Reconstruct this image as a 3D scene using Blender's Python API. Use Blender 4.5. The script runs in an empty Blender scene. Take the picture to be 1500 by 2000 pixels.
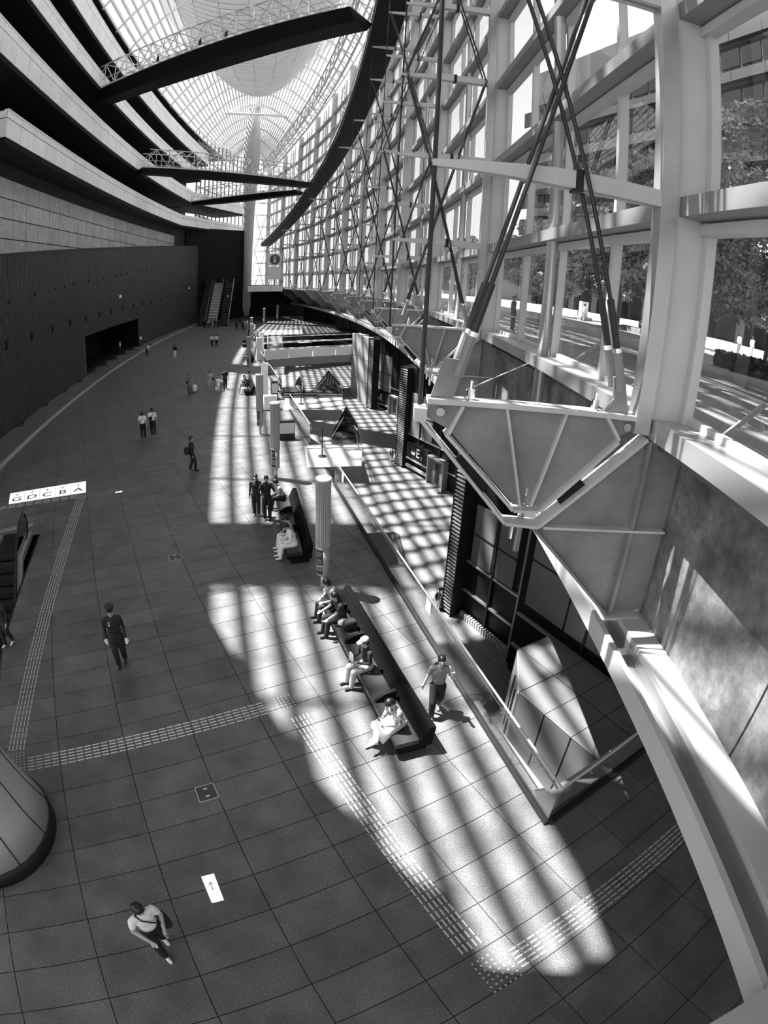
import bpy, bmesh, math, random
import numpy as np
from mathutils import Matrix, Vector
random.seed(7); rng = np.random.default_rng(7)
SC = bpy.context.scene; COL = SC.collection

# ------------------------------------------------------------------ camera (fisheye), measured on the floor tile grid
F_PX, F_K = 1078.387268, 0.1566221829
CAM = np.array([2.204468, -7.827335, 8.732203])
_yaw, _pitch, _roll = 0.5495390746, -0.41317073, 0.0541570995
_cy,_sy,_cp,_sp,_cr,_sr = math.cos(_yaw),math.sin(_yaw),math.cos(_pitch),math.sin(_pitch),math.cos(_roll),math.sin(_roll)
_fw = np.array([_sy*_cp,_cy*_cp,_sp]); _r0 = np.array([_cy,-_sy,0.]); _u0 = np.cross(_r0,_fw)
_rt = _cr*_r0+_sr*_u0; _up = -_sr*_r0+_cr*_u0
cd = bpy.data.cameras.new('camera'); cam = bpy.data.objects.new('camera', cd); COL.objects.link(cam)
cd.type = 'PANO'; cd.panorama_type = 'FISHEYE_LENS_POLYNOMIAL'
cd.sensor_width = 36; cd.sensor_fit = 'AUTO'; cd.fisheye_fov = math.radians(170)
cd.fisheye_polynomial_k0 = 0; cd.fisheye_polynomial_k1 = -5.151619273e-2; cd.fisheye_polynomial_k2 = 0
cd.fisheye_polynomial_k3 = -5.685766e-7; cd.fisheye_polynomial_k4 = 0
cd.clip_start = .05; cd.clip_end = 2000
_m = Matrix((_rt.tolist(), _up.tolist(), (-_fw).tolist())).transposed().to_4x4(); _m.translation = Vector(CAM.tolist())
cam.matrix_world = _m; SC.camera = cam
SC.view_settings.view_transform = 'Standard'; SC.view_settings.look = 'None'
SC.view_settings.gamma = 1; SC.view_settings.use_curve_mapping = False
SC.view_settings.exposure = 0.4
SC.cycles.transparent_max_bounces = 40; SC.cycles.max_bounces = 8; SC.cycles.diffuse_bounces = 4

# ------------------------------------------------------------------ sky and sun
W = bpy.data.worlds.new('sky'); SC.world = W; W.use_nodes = True
W.node_tree.nodes['Background'].inputs[0].default_value = (1,1,1,1)
W.node_tree.nodes['Background'].inputs[1].default_value = 1.0
sd = bpy.data.lights.new('sun','SUN'); sun = bpy.data.objects.new('sun', sd); COL.objects.link(sun)
sd.energy = 24.0; sd.angle = math.radians(.53)
TOSUN = Vector((-.673*.4067, .739*.4067, .9135)).normalized()
sun.rotation_euler = TOSUN.to_track_quat('Z','Y').to_euler(); sun.location = (-40, 40, 90)

# ------------------------------------------------------------------ pixel -> place helpers (photo frame 1500 x 2000)
def ray(x, y):
    dx, dy = x-750., 1000.-y; r = math.hypot(dx,dy); th = math.asin(r/F_PX*F_K)/F_K; ph = math.atan2(dy,dx)
    return math.sin(th)*(math.cos(ph)*_rt+math.sin(ph)*_up)+math.cos(th)*_fw
def fl(x, y, z=0.):
    v = ray(x,y); t = (z-CAM[2])/v[2]; p = CAM+t*v
    return np.array([p[0],p[1],z])
def to_px(P):
    V = np.asarray(P,float)-CAM; a,b,c = V@_rt, V@_up, V@_fw; th = math.atan2(math.hypot(a,b),c); ph = math.atan2(b,a)
    r = F_PX*math.sin(F_K*th)/F_K
    return 750+r*math.cos(ph), 1000-r*math.sin(ph), th
# hall coordinates: u along the axis from the near column to the far one, v to the right of it
ORG = np.array([-1.6,-.7]); AX = np.array([.324,.946]); AX = AX/np.hypot(*AX); NR = np.array([AX[1],-AX[0]])
def hx(u, v, z=0.): p = ORG+u*AX+v*NR; return Vector((p[0],p[1],z))
def huv(P): d = np.array([P[0],P[1]])-ORG; return d@AX, d@NR
Vg = lambda u: 18.1-.00158*(u-65)**2            # glass wall line
dVg = lambda u: -2*.00158*(u-65)
fb = lambda u: 15-.0010*(u-65)**2               # left gallery front line
def wp(u, o, z):                                # point at inward offset o from the glass wall line, square to it
    s = dVg(u); n = math.hypot(1,s); tu,tv = 1/n, s/n
    return hx(u+tv*o, Vg(u)-tu*o, z)
def wtan(u):
    s = dVg(u); t = AX+s*NR; t = t/np.hypot(*t); return t
def wrot(u):                                    # local x = inward, local y = along the wall, z up
    t = wtan(u); n = np.array([-t[1],t[0]])
    return Matrix(((n[0],t[0],0,0),(n[1],t[1],0,0),(0,0,1,0),(0,0,0,1)))

# ------------------------------------------------------------------ materials (the photograph is black and white)
def mat(name, g, rough=.5, metal=0., spec=.5, noise=None, bump=None, rand=0., coat=0.):
    m = bpy.data.materials.new(name); m.use_nodes = True; nt = m.node_tree; b = nt.nodes['Principled BSDF']
    b.inputs['Base Color'].default_value = (g,g,g,1); b.inputs['Roughness'].default_value = rough
    b.inputs['Metallic'].default_value = metal; b.inputs['Specular IOR Level'].default_value = spec
    b.inputs['Coat Weight'].default_value = coat
    src = None
    if noise:
        vec = nt.nodes.new('ShaderNodeNewGeometry').outputs['Position']
        for i,(scale,amt,detail) in enumerate(noise):
            n = nt.nodes.new('ShaderNodeTexNoise'); n.inputs['Scale'].default_value = scale; n.inputs['Detail'].default_value = detail
            nt.links.new(vec, n.inputs['Vector'])
            r = nt.nodes.new('ShaderNodeMapRange'); r.inputs[1].default_value = .3; r.inputs[2].default_value = .7
            r.inputs[3].default_value = 1-amt; r.inputs[4].default_value = 1+amt
            nt.links.new(n.outputs['Fac'], r.inputs[0])
            if src is None: src = r.outputs[0]
            else:
                mm = nt.nodes.new('ShaderNodeMath'); mm.operation='MULTIPLY'; nt.links.new(src,mm.inputs[0]); nt.links.new(r.outputs[0],mm.inputs[1]); src = mm.outputs[0]
    if rand:
        oi = nt.nodes.new('ShaderNodeObjectInfo'); r = nt.nodes.new('ShaderNodeMapRange')
        r.inputs[3].default_value = 1-rand; r.inputs[4].default_value = 1+rand; nt.links.new(oi.outputs['Random'], r.inputs[0])
        if src is None: src = r.outputs[0]
        else:
            mm = nt.nodes.new('ShaderNodeMath'); mm.operation='MULTIPLY'; nt.links.new(src,mm.inputs[0]); nt.links.new(r.outputs[0],mm.inputs[1]); src = mm.outputs[0]
    if src is not None:
        mm = nt.nodes.new('ShaderNodeMath'); mm.operation='MULTIPLY'; mm.inputs[1].default_value = g; nt.links.new(src,mm.inputs[0])
        cc = nt.nodes.new('ShaderNodeCombineColor')
        for k in range(3): nt.links.new(mm.outputs[0], cc.inputs[k])
        nt.links.new(cc.outputs[0], b.inputs['Base Color'])
    if bump:
        n = nt.nodes.new('ShaderNodeTexNoise'); n.inputs['Scale'].default_value = bump[0]; n.inputs['Detail'].default_value = 4
        g2 = nt.nodes.new('ShaderNodeNewGeometry'); nt.links.new(g2.outputs['Position'], n.inputs['Vector'])
        bp = nt.nodes.new('ShaderNodeBump'); bp.inputs['Strength'].default_value = bump[1]; bp.inputs['Distance'].default_value = .02
        nt.links.new(n.outputs['Fac'], bp.inputs['Height']); nt.links.new(bp.outputs[0], b.inputs['Normal'])
    return m
def glass(name, tint, refl=1.0, rough=0.0):
    m = bpy.data.materials.new(name); m.use_nodes = True; nt = m.node_tree; nt.nodes.clear()
    t = nt.nodes.new('ShaderNodeBsdfTransparent'); t.inputs[0].default_value = (tint,tint,tint,1)
    gl = nt.nodes.new('ShaderNodeBsdfGlossy'); gl.inputs['Roughness'].default_value = rough; gl.inputs[0].default_value = (refl,refl,refl,1)
    lw = nt.nodes.new('ShaderNodeLayerWeight'); lw.inputs[0].default_value = .5      # Schlick reflectance, same from both sides
    pw = nt.nodes.new('ShaderNodeMath'); pw.operation='POWER'; pw.inputs[1].default_value = 5; nt.links.new(lw.outputs['Facing'],pw.inputs[0])
    fr = nt.nodes.new('ShaderNodeMath'); fr.operation='MULTIPLY_ADD'; fr.inputs[1].default_value = .9; fr.inputs[2].default_value = .05; nt.links.new(pw.outputs[0],fr.inputs[0])
    mx = nt.nodes.new('ShaderNodeMixShader'); o = nt.nodes.new('ShaderNodeOutputMaterial')
    nt.links.new(fr.outputs[0],mx.inputs[0]); nt.links.new(t.outputs[0],mx.inputs[1]); nt.links.new(gl.outputs[0],mx.inputs[2]); nt.links.new(mx.outputs[0],o.inputs[0])
    return m
def glow(name, g, e):
    m = mat(name, g, .5); b = m.node_tree.nodes['Principled BSDF']; b.inputs['Emission Color'].default_value = (1,1,1,1); b.inputs['Emission Strength'].default_value = e; return m
def emis(name, g, s):
    m = bpy.data.materials.new(name); m.use_nodes = True; nt = m.node_tree; nt.nodes.clear()
    e = nt.nodes.new('ShaderNodeEmission'); e.inputs[0].default_value = (g,g,g,1); e.inputs[1].default_value = s
    o = nt.nodes.new('ShaderNodeOutputMaterial'); nt.links.new(e.outputs[0],o.inputs[0]); return m
M = dict(
 granite = mat('grey granite', .1, .42, noise=[(38,.42,2),(1.3,.28,4),(.35,.15,2)], rand=.10, bump=(180,.08)),
 joint = mat('dark joint', .012, .8),
 lowfloor = mat('lower floor stone', .16, .4, noise=[(40,.15,3),(.8,.15,3)]),
 wood = mat('dark timber battens', .052, .55, noise=[(3,.2,3),(.4,.15,2)]),
 woodback = mat('timber backing', .02, .7),
 panelwhite = mat('white cladding panel', .86, .45, noise=[(.7,.06,3)], rand=.05),
 concpanel = mat('grey concrete panel', .5, .7, noise=[(2.5,.18,5),(.5,.12,3)], rand=.08),
 black = mat('black paint', .005, .7, spec=.2),
 dark = mat('charcoal metal', .014, .5, spec=.3),
 darkgloss = mat('black satin panel', .010, .5, spec=.15),
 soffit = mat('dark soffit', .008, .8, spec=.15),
 steel = mat('painted grey steel', .24, .45, metal=.1, noise=[(1.1,.12,4)]),
 steelw = mat('white painted steel', .5, .4, noise=[(.8,.06,3)]),
 steelb = mat('brushed steel', .5, .34, metal=.6, noise=[(1.5,.08,3)]),
 chrome = mat('polished steel tube', .8, .18, metal=1.),
 bracket = mat('grey bracket plate', .25, .5, metal=.15, noise=[(1.3,.2,4),(7,.05,2)]),
 bracketw = mat('pale bracket flange', .58, .45, metal=.1, noise=[(1.3,.1,3)]),
 rod = mat('black tie rod', .012, .4),
 concrete = mat('stained concrete', .15, .75, noise=[(1.2,.5,6),(5,.3,5),(22,.15,3)], bump=(9,.25)),
 glass = glass('clear glass', .93), roofglass = glass('roof glass', .97, .3), tint = glass('tinted glass', .5), smoke = glass('smoked glass', .16),
 rail = glass('balustrade glass', .84), 
 boxmetal = mat('grey metal panel', .30, .35, metal=.6, noise=[(.9,.1,3)]),
 plaza = mat('pale plaza paving', .2, .6, noise=[(.6,.12,3),(8,.1,3)], rand=.06),
 leaf = mat('tree leaves', .34, .6, noise=[(.8,.6,4),(6,.5,2)]), bark = mat('tree bark', .05, .8), hedge = mat('hedge leaves', .05, .7, noise=[(5,.5,3)]),
 bench = mat('black leather', .004, .7, spec=.1), benchseat = mat('charcoal seat leather', .022, .4, spec=.4),
 post = mat('ribbed grey shade', .3, .45), white = mat('white', .8, .5), sign = glow('glowing white floor sign', .85, .5),  # sign material has a mild emission of its own
 ink = mat('black lettering', .012, .6), inkgrey = mat('grey lettering', .35, .6), rubber = mat('black rubber handrail', .012, .35), step = mat('escalator step metal', .012, .5),
 stairw = mat('pale stair stone', .42, .6), hullgrey = mat('grey hull rib', .5, .6), ribwhite = mat('white roof rib', .7, .5), poster = mat('dark poster', .02, .3), posterw = mat('poster print', .45, .5),
 skin = mat('skin', .38, .5), skin2 = mat('skin tan', .28, .5), hair = mat('black hair', .006, .35), lip = mat('lips', .16, .5), eye = mat('eyes', .01, .3),
 c_black = mat('black cloth', .008, .8), c_dark = mat('dark cloth', .022, .8), c_mid = mat('grey cloth', .16, .8), c_lightgrey = mat('light grey cloth', .36, .8), c_white = mat('white cloth', .78, .8), c_pattern = mat('patterned cloth', .30, .8, noise=[(22,.95,1)]), c_navy = mat('uniform cloth', .012, .7),
)

# ------------------------------------------------------------------ mesh helpers
class MB:
    def __init__(s): s.v=[]; s.f=[]
    def add(s, vs, fs):
        n=len(s.v); s.v += [tuple(p) for p in vs]; s.f += [tuple(i+n for i in f) for f in fs]; return s
    def box(s, x0,x1,y0,y1,z0,z1):
        return s.add([(x0,y0,z0),(x1,y0,z0),(x1,y1,z0),(x0,y1,z0),(x0,y0,z1),(x1,y0,z1),(x1,y1,z1),(x0,y1,z1)],
                     [(0,3,2,1),(4,5,6,7),(0,1,5,4),(1,2,6,5),(2,3,7,6),(3,0,4,7)])
    def hexa(s, b, t):   # b,t: 4 points each (bottom, top)
        return s.add(list(b)+list(t), [(0,3,2,1),(4,5,6,7),(0,1,5,4),(1,2,6,5),(2,3,7,6),(3,0,4,7)])
    def beam(s, a, b, w, h, up=(0,0,1), taper=1.):
        a,b,up = Vector(a),Vector(b),Vector(up); d=(b-a).normalized(); x=d.cross(up)
        if x.length<1e-6: x=d.cross(Vector((1,0,0)))
        x.normalize(); y=x.cross(d).normalized()
        c=[(-.5,-.5),(.5,-.5),(.5,.5),(-.5,.5)]
        return s.hexa([a+x*(i*w)+y*(j*h) for i,j in c],[b+x*(i*w*taper)+y*(j*h*taper) for i,j in c])
    def tube(s, a, b, r, n=8, r2=None):
        a,b=Vector(a),Vector(b); d=(b-a).normalized(); x=d.cross(Vector((0,0,1)))
        if x.length<1e-4: x=Vector((1,0,0))
        x.normalize(); y=d.cross(x); r2=r if r2 is None else r2
        vs=[a+(x*math.cos(2*math.pi*i/n)+y*math.sin(2*math.pi*i/n))*r for i in range(n)]+[b+(x*math.cos(2*math.pi*i/n)+y*math.sin(2*math.pi*i/n))*r2 for i in range(n)]
        return s.add(vs,[(i,(i+1)%n,n+(i+1)%n,n+i) for i in range(n)]+[tuple(range(n-1,-1,-1)),tuple(range(n,2*n))])
    def poly(s, pts, r, n=6, closed=False):
        pts=[Vector(p) for p in pts]; m=len(pts); vs=[]
        for k,p in enumerate(pts):
            d=((pts[(k+1)%m] if closed or k<m-1 else p)-(pts[k-1] if closed or k>0 else p)).normalized()
            x=d.cross(Vector((0,0,1)))
            if x.length<1e-3: x=Vector((1,0,0))
            x.normalize(); y=d.cross(x)
            vs+=[p+(x*math.cos(2*math.pi*i/n)+y*math.sin(2*math.pi*i/n))*r for i in range(n)]
        fs=[]
        for k in range(m if closed else m-1):
            a,b=k*n,((k+1)%m)*n
            fs+=[(a+i,a+(i+1)%n,b+(i+1)%n,b+i) for i in range(n)]
        if not closed: fs+=[tuple(range(n-1,-1,-1)),tuple(range((m-1)*n,m*n))]
        return s.add(vs,fs)
    def prism(s, pts, d):    # polygon (3-D points, planar) extruded by vector d
        n=len(pts); d=Vector(d); a=[Vector(p) for p in pts]; b=[p+d for p in a]
        return s.add(a+b,[tuple(range(n-1,-1,-1)),tuple(range(n,2*n))]+[(i,(i+1)%n,n+(i+1)%n,n+i) for i in range(n)])
    def lathe(s, prof, c=(0,0,0), n=24):
        c=Vector(c); vs=[]; fs=[]; m=len(prof)
        for r,z in prof: vs+=[(c.x+r*math.cos(2*math.pi*i/n),c.y+r*math.sin(2*math.pi*i/n),c.z+z) for i in range(n)]
        for k in range(m-1): fs+=[(k*n+i,k*n+(i+1)%n,(k+1)*n+(i+1)%n,(k+1)*n+i) for i in range(n)]
        fs+=[tuple(range(n-1,-1,-1)),tuple(range((m-1)*n,m*n))]
        return s.add(vs,fs)
    def strip(s, secs):      # list of closed cross-sections (same count), swept
        n=len(secs[0]); vs=[p for q in secs for p in q]; fs=[]
        for k in range(len(secs)-1): fs+=[(k*n+i,k*n+(i+1)%n,(k+1)*n+(i+1)%n,(k+1)*n+i) for i in range(n)]
        fs+=[tuple(range(n-1,-1,-1)),tuple(range((len(secs)-1)*n,len(secs)*n))]
        return s.add(vs,fs)
    def mesh(s, name, m, smooth=False, fix=True):
        me=bpy.data.meshes.new(name); me.from_pydata(s.v,[],s.f); 
        if fix:
            bm=bmesh.new(); bm.from_mesh(me); bmesh.ops.recalc_face_normals(bm,faces=bm.faces[:]); bm.to_mesh(me); bm.free()
        me.materials.append(M[m] if isinstance(m,str) else m)
        if smooth: me.polygons.foreach_set('use_smooth',[True]*len(me.polygons))
        me.update(); return me
    def build(s, name, m, parent=None, smooth=False, local=False):
        return link(name, s.mesh(name,m,smooth), parent, local)
def link(name, me, parent=None, local=False):
    o=bpy.data.objects.new(name,me); COL.objects.link(o)
    if parent is not None:
        o.parent=parent
        if not local: o.matrix_parent_inverse = parent['_m'] if False else Matrix.LocRotScale(parent.location, parent.rotation_euler, None).inverted()
    return o
def tag(o, label, cat=None, group=None, kind=None):
    o['label']=label
    if cat: o['category']=cat
    if group: o['group']=group
    if kind: o['kind']=kind
    return o
def empty(name, loc=(0,0,0), rz=0., mw=None):
    o=bpy.data.objects.new(name,None); COL.objects.link(o); o.empty_display_size=.2
    if mw is not None: o.location=mw.to_translation(); o.rotation_euler=mw.to_euler()
    else: o.location=Vector(loc); o.rotation_euler=(0,0,rz)
    return o
def thing(name, label, cat, loc=(0,0,0), rz=0., group=None, mw=None):
    return tag(empty(name,loc,rz,mw),label,cat,group)
def struct(o, label, group=None): return tag(o,label,None,group,'structure')
def text_mesh(body, size, m, depth=.004):
    cu=bpy.data.curves.new('lettering','FONT'); cu.body=body; cu.size=size; cu.extrude=depth; cu.align_x='CENTER'; cu.align_y='CENTER'
    o=bpy.data.objects.new('lettering',cu); COL.objects.link(o); dg=bpy.context.evaluated_depsgraph_get()
    me=bpy.data.meshes.new_from_object(o.evaluated_get(dg)); bpy.data.objects.remove(o); bpy.data.curves.remove(cu)
    me.materials.clear(); me.materials.append(M[m]); return me

# ================================================================== THE SETTING
LOW = -5.0                                             # lower concourse level
RA = np.array([8.10,-4.60]); RD = np.array([.2262,.9741]); RN = np.array([RD[1],-RD[0]])   # balustrade line
def rp(t, n=0., z=0.): p = RA+t*RD+n*RN; return Vector((p[0],p[1],z))
vw = lambda u: fb(u)-1.3                               # timber wall line
ztop = lambda u: 10.15+.0585*u
US = [x for x in np.arange(-16,124.1,4)]
PIT = [(-.5,12.9),(-1.62,4.5),(-7.5,4.5),(-7.5,12.9)]
# ---- floor: slab with joints, granite tiles as pieces
def clip(poly, px, py, nx, ny):                        # keep side where (p-P).n <= 0
    out=[]; 
    for i in range(len(poly)):
        a,b=poly[i],poly[(i+1)%len(poly)]; da=(a[0]-px)*nx+(a[1]-py)*ny; db=(b[0]-px)*nx+(b[1]-py)*ny
        if da<=0: out.append(a)
        if (da<0<db) or (db<0<da): t=da/(da-db); out.append((a[0]+t*(b[0]-a[0]),a[1]+t*(b[1]-a[1])))
    return out
from mathutils.geometry import tessellate_polygon
outer=[hx(u,-vw(u)-.3) for u in US]; far=rp(112); outer+= [far, Vector((RA[0],RA[1],0)), Vector((17,-4.35,0)), Vector((13,-26,0)), Vector((-14,-22,0))]
hole=[Vector((x,y,0)) for x,y in PIT]
tri=tessellate_polygon([[Vector((p.x,p.y,0)) for p in outer],hole]); allv=[(p.x,p.y,-.014) for p in outer]+[(p.x,p.y,-.014) for p in hole]
mb=MB(); mb.add(allv,[tuple(t) for t in tri])
floor=struct(mb.build('floor','joint'),'dark grey granite tiled concourse floor')
TX,TY,G=1.5,.747,.008
def tile_poly(i,j):
    x0,x1,y1,y0=TX*i+G,TX*(i+1)-G,-TY*j-G,-TY*(j+1)+G
    poly=[(x0,y0),(x1,y0),(x1,y1),(x0,y1)]; cx,cy=(x0+x1)/2,(y0+y1)/2; full=True
    u,v=huv((cx,cy))
    if v< -vw(u)-.2 or u>121 or u<-15: return None,None
    if cy>-4.55:
        d=(cx-RA[0])*RN[0]+(cy-RA[1])*RN[1]
        if d>-1.0: poly=clip(poly,RA[0],RA[1],RN[0],RN[1]); full=False
    if cx>16.5 and cy<-4: return None,None
    if 4.1<cy<13.2 and cx<.6:
        if cx>-2.2:
            n=(-(PIT[1][1]-PIT[0][1]),(PIT[1][0]-PIT[0][0])); n=(-abs(n[0]),n[1] if n[0]<0 else -n[1])
            if 4.5<cy<12.9: poly=clip(poly,PIT[0][0],PIT[0][1],n[0],n[1]); full=False
        elif cx>-7.4: 
            if 4.5<cy<12.9: return None,None
    return (poly if len(poly)>2 else None),full
tiles=[]
for i in range(-14,40):
    for j in range(-170,26):
        P,fu=tile_poly(i,j)
        if P is None: continue
        c=np.array([TX*(i+.5),-TY*(j+.5),0.]); x,y,th=to_px(c)
        vis = -60<x<1560 and -60<y<2060 and th<1.4
        tiles.append((np.linalg.norm(c-CAM)+(0 if vis else 400),vis,P,fu,c))
tiles.sort(key=lambda t:t[0])
tm=MB().box(-TX/2+G,TX/2-G,-TY/2+G,TY/2-G,-.013,0).mesh('tile','granite'); rest=MB()
for k,(d,vis,P,fu,c) in enumerate(tiles):
    if k<300:
        if fu: o=link('tile',tm,floor,True); o.location=c
        else: MB().prism([(x,y,-.013) for x,y in P],(0,0,.013)).build('tile','granite',floor)
    elif vis: rest.prism([(x,y,-.013) for x,y in P],(0,0,.013))
    else: rest.prism([(x,y,-.013) for x,y in P],(0,0,.013))
tag(rest.build('tile_field','granite',floor),'distant granite tiles',kind='stuff')
# slab edge along the void and the pit
mb=MB(); mb.hexa([rp(-.05,0,-.7),rp(112,0,-.7),rp(112,.12,-.7),rp(-.05,.12,-.7)],[rp(-.05,0,-.015),rp(112,0,-.015),rp(112,.12,-.015),rp(-.05,.12,-.015)])
mb.hexa([(8.1,-4.62,-.7),(17,-4.37,-.7),(17,-4.27,-.7),(8.1,-4.52,-.7)],[(8.1,-4.62,-.015),(17,-4.37,-.015),(17,-4.27,-.015),(8.1,-4.52,-.015)])
struct(mb.build('trim_1','dark'),'dark slab edge along the open void')
mb=MB(); mb.hexa([rp(-.05,-.4,LOW),rp(112,-.4,LOW),rp(112,-.2,LOW),rp(-.05,-.2,LOW)],[rp(-.05,-.4,-.7),rp(112,-.4,-.7),rp(112,-.2,-.7),rp(-.05,-.2,-.7)])
mb.hexa([(8.1,-5,LOW),(17,-4.8,LOW),(17,-4.6,LOW),(8.1,-4.8,LOW)],[(8.1,-5,-.7),(17,-4.8,-.7),(17,-4.6,-.7),(8.1,-4.8,-.7)])
struct(mb.build('wall_void','dark'),'dark wall under the concourse edge')
mb=MB()
for a,b in zip(PIT,PIT[1:]+PIT[:1]): mb.prism([(a[0],a[1],-.015),(b[0],b[1],-.015),(b[0],b[1],LOW),(a[0],a[1],LOW)],((b[1]-a[1])*.01,-(b[0]-a[0])*.01,0))
mb.box(-7.6,-.3,4.3,13,LOW-.2,LOW)
struct(mb.build('wall_pit','black'),'black sides of the escalator pit')
# ---- lower floor
mb=MB(); L=[(-6,-8)]+[]; pts=[rp(t,-.3,LOW) for t in (-.2,40,80,112)]+[wp(u,-9,LOW) for u in np.arange(118,-1,-7)]
tri=tessellate_polygon([[Vector((p.x,p.y,0)) for p in pts]]); mb.add(pts,[tuple(t) for t in tri])
floor2=struct(mb.build('floor_lower','joint'),'pale stone floor of the lower concourse')
lt=[]
for i in range(5,40):
    for j in range(-150,6):
        c=np.array([TX*(i+.5),-1.5*(j+.5),LOW]); d=(c[0]-RA[0])*RN[0]+(c[1]-RA[1])*RN[1]; u,v=huv(c)
        if d>.4 and Vg(u)-v>-9 and -2<u<118: lt.append((np.linalg.norm(c-CAM),c))
lt.sort(key=lambda t:t[0])
lm=MB().box(-TX/2+.006,TX/2-.006,-.75+.006,.75-.006,0,.012).mesh('slab','lowfloor'); rest=MB()
for k,(d,c) in enumerate(lt):
    if k<220: o=link('slab',lm,floor2,True); o.location=c
    else: rest.box(c[0]-.744,c[0]+.744,c[1]-.744,c[1]+.744,LOW,LOW+.012)
tag(rest.build('slab_field','lowfloor',floor2),'distant lower floor slabs',kind='stuff')

# ---- timber wall on the left, with its doorway
wl=struct(empty('wall_left',hx(60,-vw(60))),'tall curved wall of dark vertical timber battens')
back=MB(); bat=MB(); D0,D1,DH=50.6,75.5,4.1
def wl_pt(u,d,z): s=-dVg(u)*0; return hx(u,-vw(u)+d,z)
for a in np.arange(14,122,1.5):
    b=a+1.5; z0=DH if (a>=D0-.8 and b<=D1+.8) else 0
    back.hexa([wl_pt(a,-.35,z0),wl_pt(b,-.35,z0),wl_pt(b,-.06,z0),wl_pt(a,-.06,z0)],[wl_pt(a,-.35,ztop(a)),wl_pt(b,-.35,ztop(b)),wl_pt(b,-.06,ztop(b)),wl_pt(a,-.06,ztop(a))])
for a in np.arange(14,122,.28):
    z0=DH if D0<=a<=D1 else .12
    q=(-.06,.02); w=.15
    bat.hexa([wl_pt(a,q[0],z0),wl_pt(a+w,q[0],z0),wl_pt(a+w,q[1],z0),wl_pt(a,q[1],z0)],[wl_pt(a,q[0],ztop(a)),wl_pt(a+w,q[0],ztop(a)),wl_pt(a+w,q[1],ztop(a)),wl_pt(a,q[1],ztop(a))])
back.build('backing','woodback',wl); tag(bat.build('battens','wood',wl),'narrow timber battens',kind='stuff')
mb=MB()
for a in np.arange(14,122,3): mb.hexa([wl_pt(a,-.4,ztop(a)),wl_pt(a+3,-.4,ztop(a+3)),wl_pt(a+3,.08,ztop(a+3)),wl_pt(a,.08,ztop(a))],[wl_pt(a,-.4,ztop(a)+.1),wl_pt(a+3,-.4,ztop(a+3)+.1),wl_pt(a+3,.08,ztop(a+3)+.1),wl_pt(a,.08,ztop(a)+.1)])
mb.build('coping','dark',wl)
dr=struct(empty('door_1',hx(63,-vw(63))),'wide black doorway cut into the timber wall')
mb=MB()
for a,b in ((D0,D0+.2),(D1-.2,D1)): mb.hexa([wl_pt(a,-5,0),wl_pt(b,-5,0),wl_pt(b,-.05,0),wl_pt(a,-.05,0)],[wl_pt(a,-5,DH),wl_pt(b,-5,DH),wl_pt(b,-.05,DH),wl_pt(a,-.05,DH)])
mb.hexa([wl_pt(D0,-5.2,0),wl_pt(D1,-5.2,0),wl_pt(D1,-5,0),wl_pt(D0,-5,0)],[wl_pt(D0,-5.2,DH),wl_pt(D1,-5.2,DH),wl_pt(D1,-5,DH),wl_pt(D0,-5,DH)])
mb.hexa([wl_pt(D0,-5.2,DH),wl_pt(D1,-5.2,DH),wl_pt(D1,-.3,DH),wl_pt(D0,-.3,DH)],[wl_pt(D0,-5.2,DH+.2),wl_pt(D1,-5.2,DH+.2),wl_pt(D1,-.3,DH+.2),wl_pt(D0,-.3,DH+.2)])
mb.hexa([wl_pt(D0,-5.2,-.2),wl_pt(D1,-5.2,-.2),wl_pt(D1,-.2,-.2),wl_pt(D0,-.2,-.2)],[wl_pt(D0,-5.2,-.02),wl_pt(D1,-5.2,-.02),wl_pt(D1,-.2,-.02),wl_pt(D0,-.2,-.02)])
mb.build('reveal','black',dr)
# pale guide strip in the floor along the timber wall
mb=MB(); us=np.arange(6,112,2)
for a,b in zip(us,us[1:]):
    k=lambda u:2.45-.011*(u-20)*0.6
    mb.hexa([wl_pt(a,k(a)-.2,.0),wl_pt(b,k(b)-.2,.0),wl_pt(b,k(b)+.2,.0),wl_pt(a,k(a)+.2,.0)],[wl_pt(a,k(a)-.2,.006),wl_pt(b,k(b)-.2,.006),wl_pt(b,k(b)+.2,.006),wl_pt(a,k(a)+.2,.006)])
struct(mb.build('trim_2',mat('pale floor strip',.30,.5)),'pale metal strip in the floor following the timber wall')

# ---- grey concrete panel wall above the timber wall
wu=struct(empty('wall_upper_left',hx(60,-fb(60)-2.5,12)),'grey concrete panel wall above the timber wall')
mb=MB()
for a in np.arange(10,142,3):
    mb.hexa([hx(a,-fb(a)-2.9,9),hx(a+3,-fb(a+3)-2.9,9),hx(a+3,-fb(a+3)-2.6,9),hx(a,-fb(a)-2.6,9)],[hx(a,-fb(a)-2.9,21.3),hx(a+3,-fb(a+3)-2.9,21.3),hx(a+3,-fb(a+3)-2.6,21.3),hx(a,-fb(a)-2.6,21.3)])
mb.build('backing','joint',wu)
n=0
for a in np.arange(22,112,3.2):
    for z in np.arange(10.6,20.6,1.75):
        if z+1.75<ztop(a)-1.0 or z+1.7>21.0: continue
        g=.05; b=a+3.2
        f=lambda u,d,zz:hx(u,-fb(u)-2.6+d,zz)
        MB().hexa([f(a+g,0,z+g),f(b-g,0,z+g),f(b-g,.08,z+g),f(a+g,.08,z+g)],[f(a+g,0,z+1.75-g),f(b-g,0,z+1.75-g),f(b-g,.08,z+1.75-g),f(a+g,.08,z+1.75-g)]).build('panel','concpanel',wu); n+=1

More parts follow.
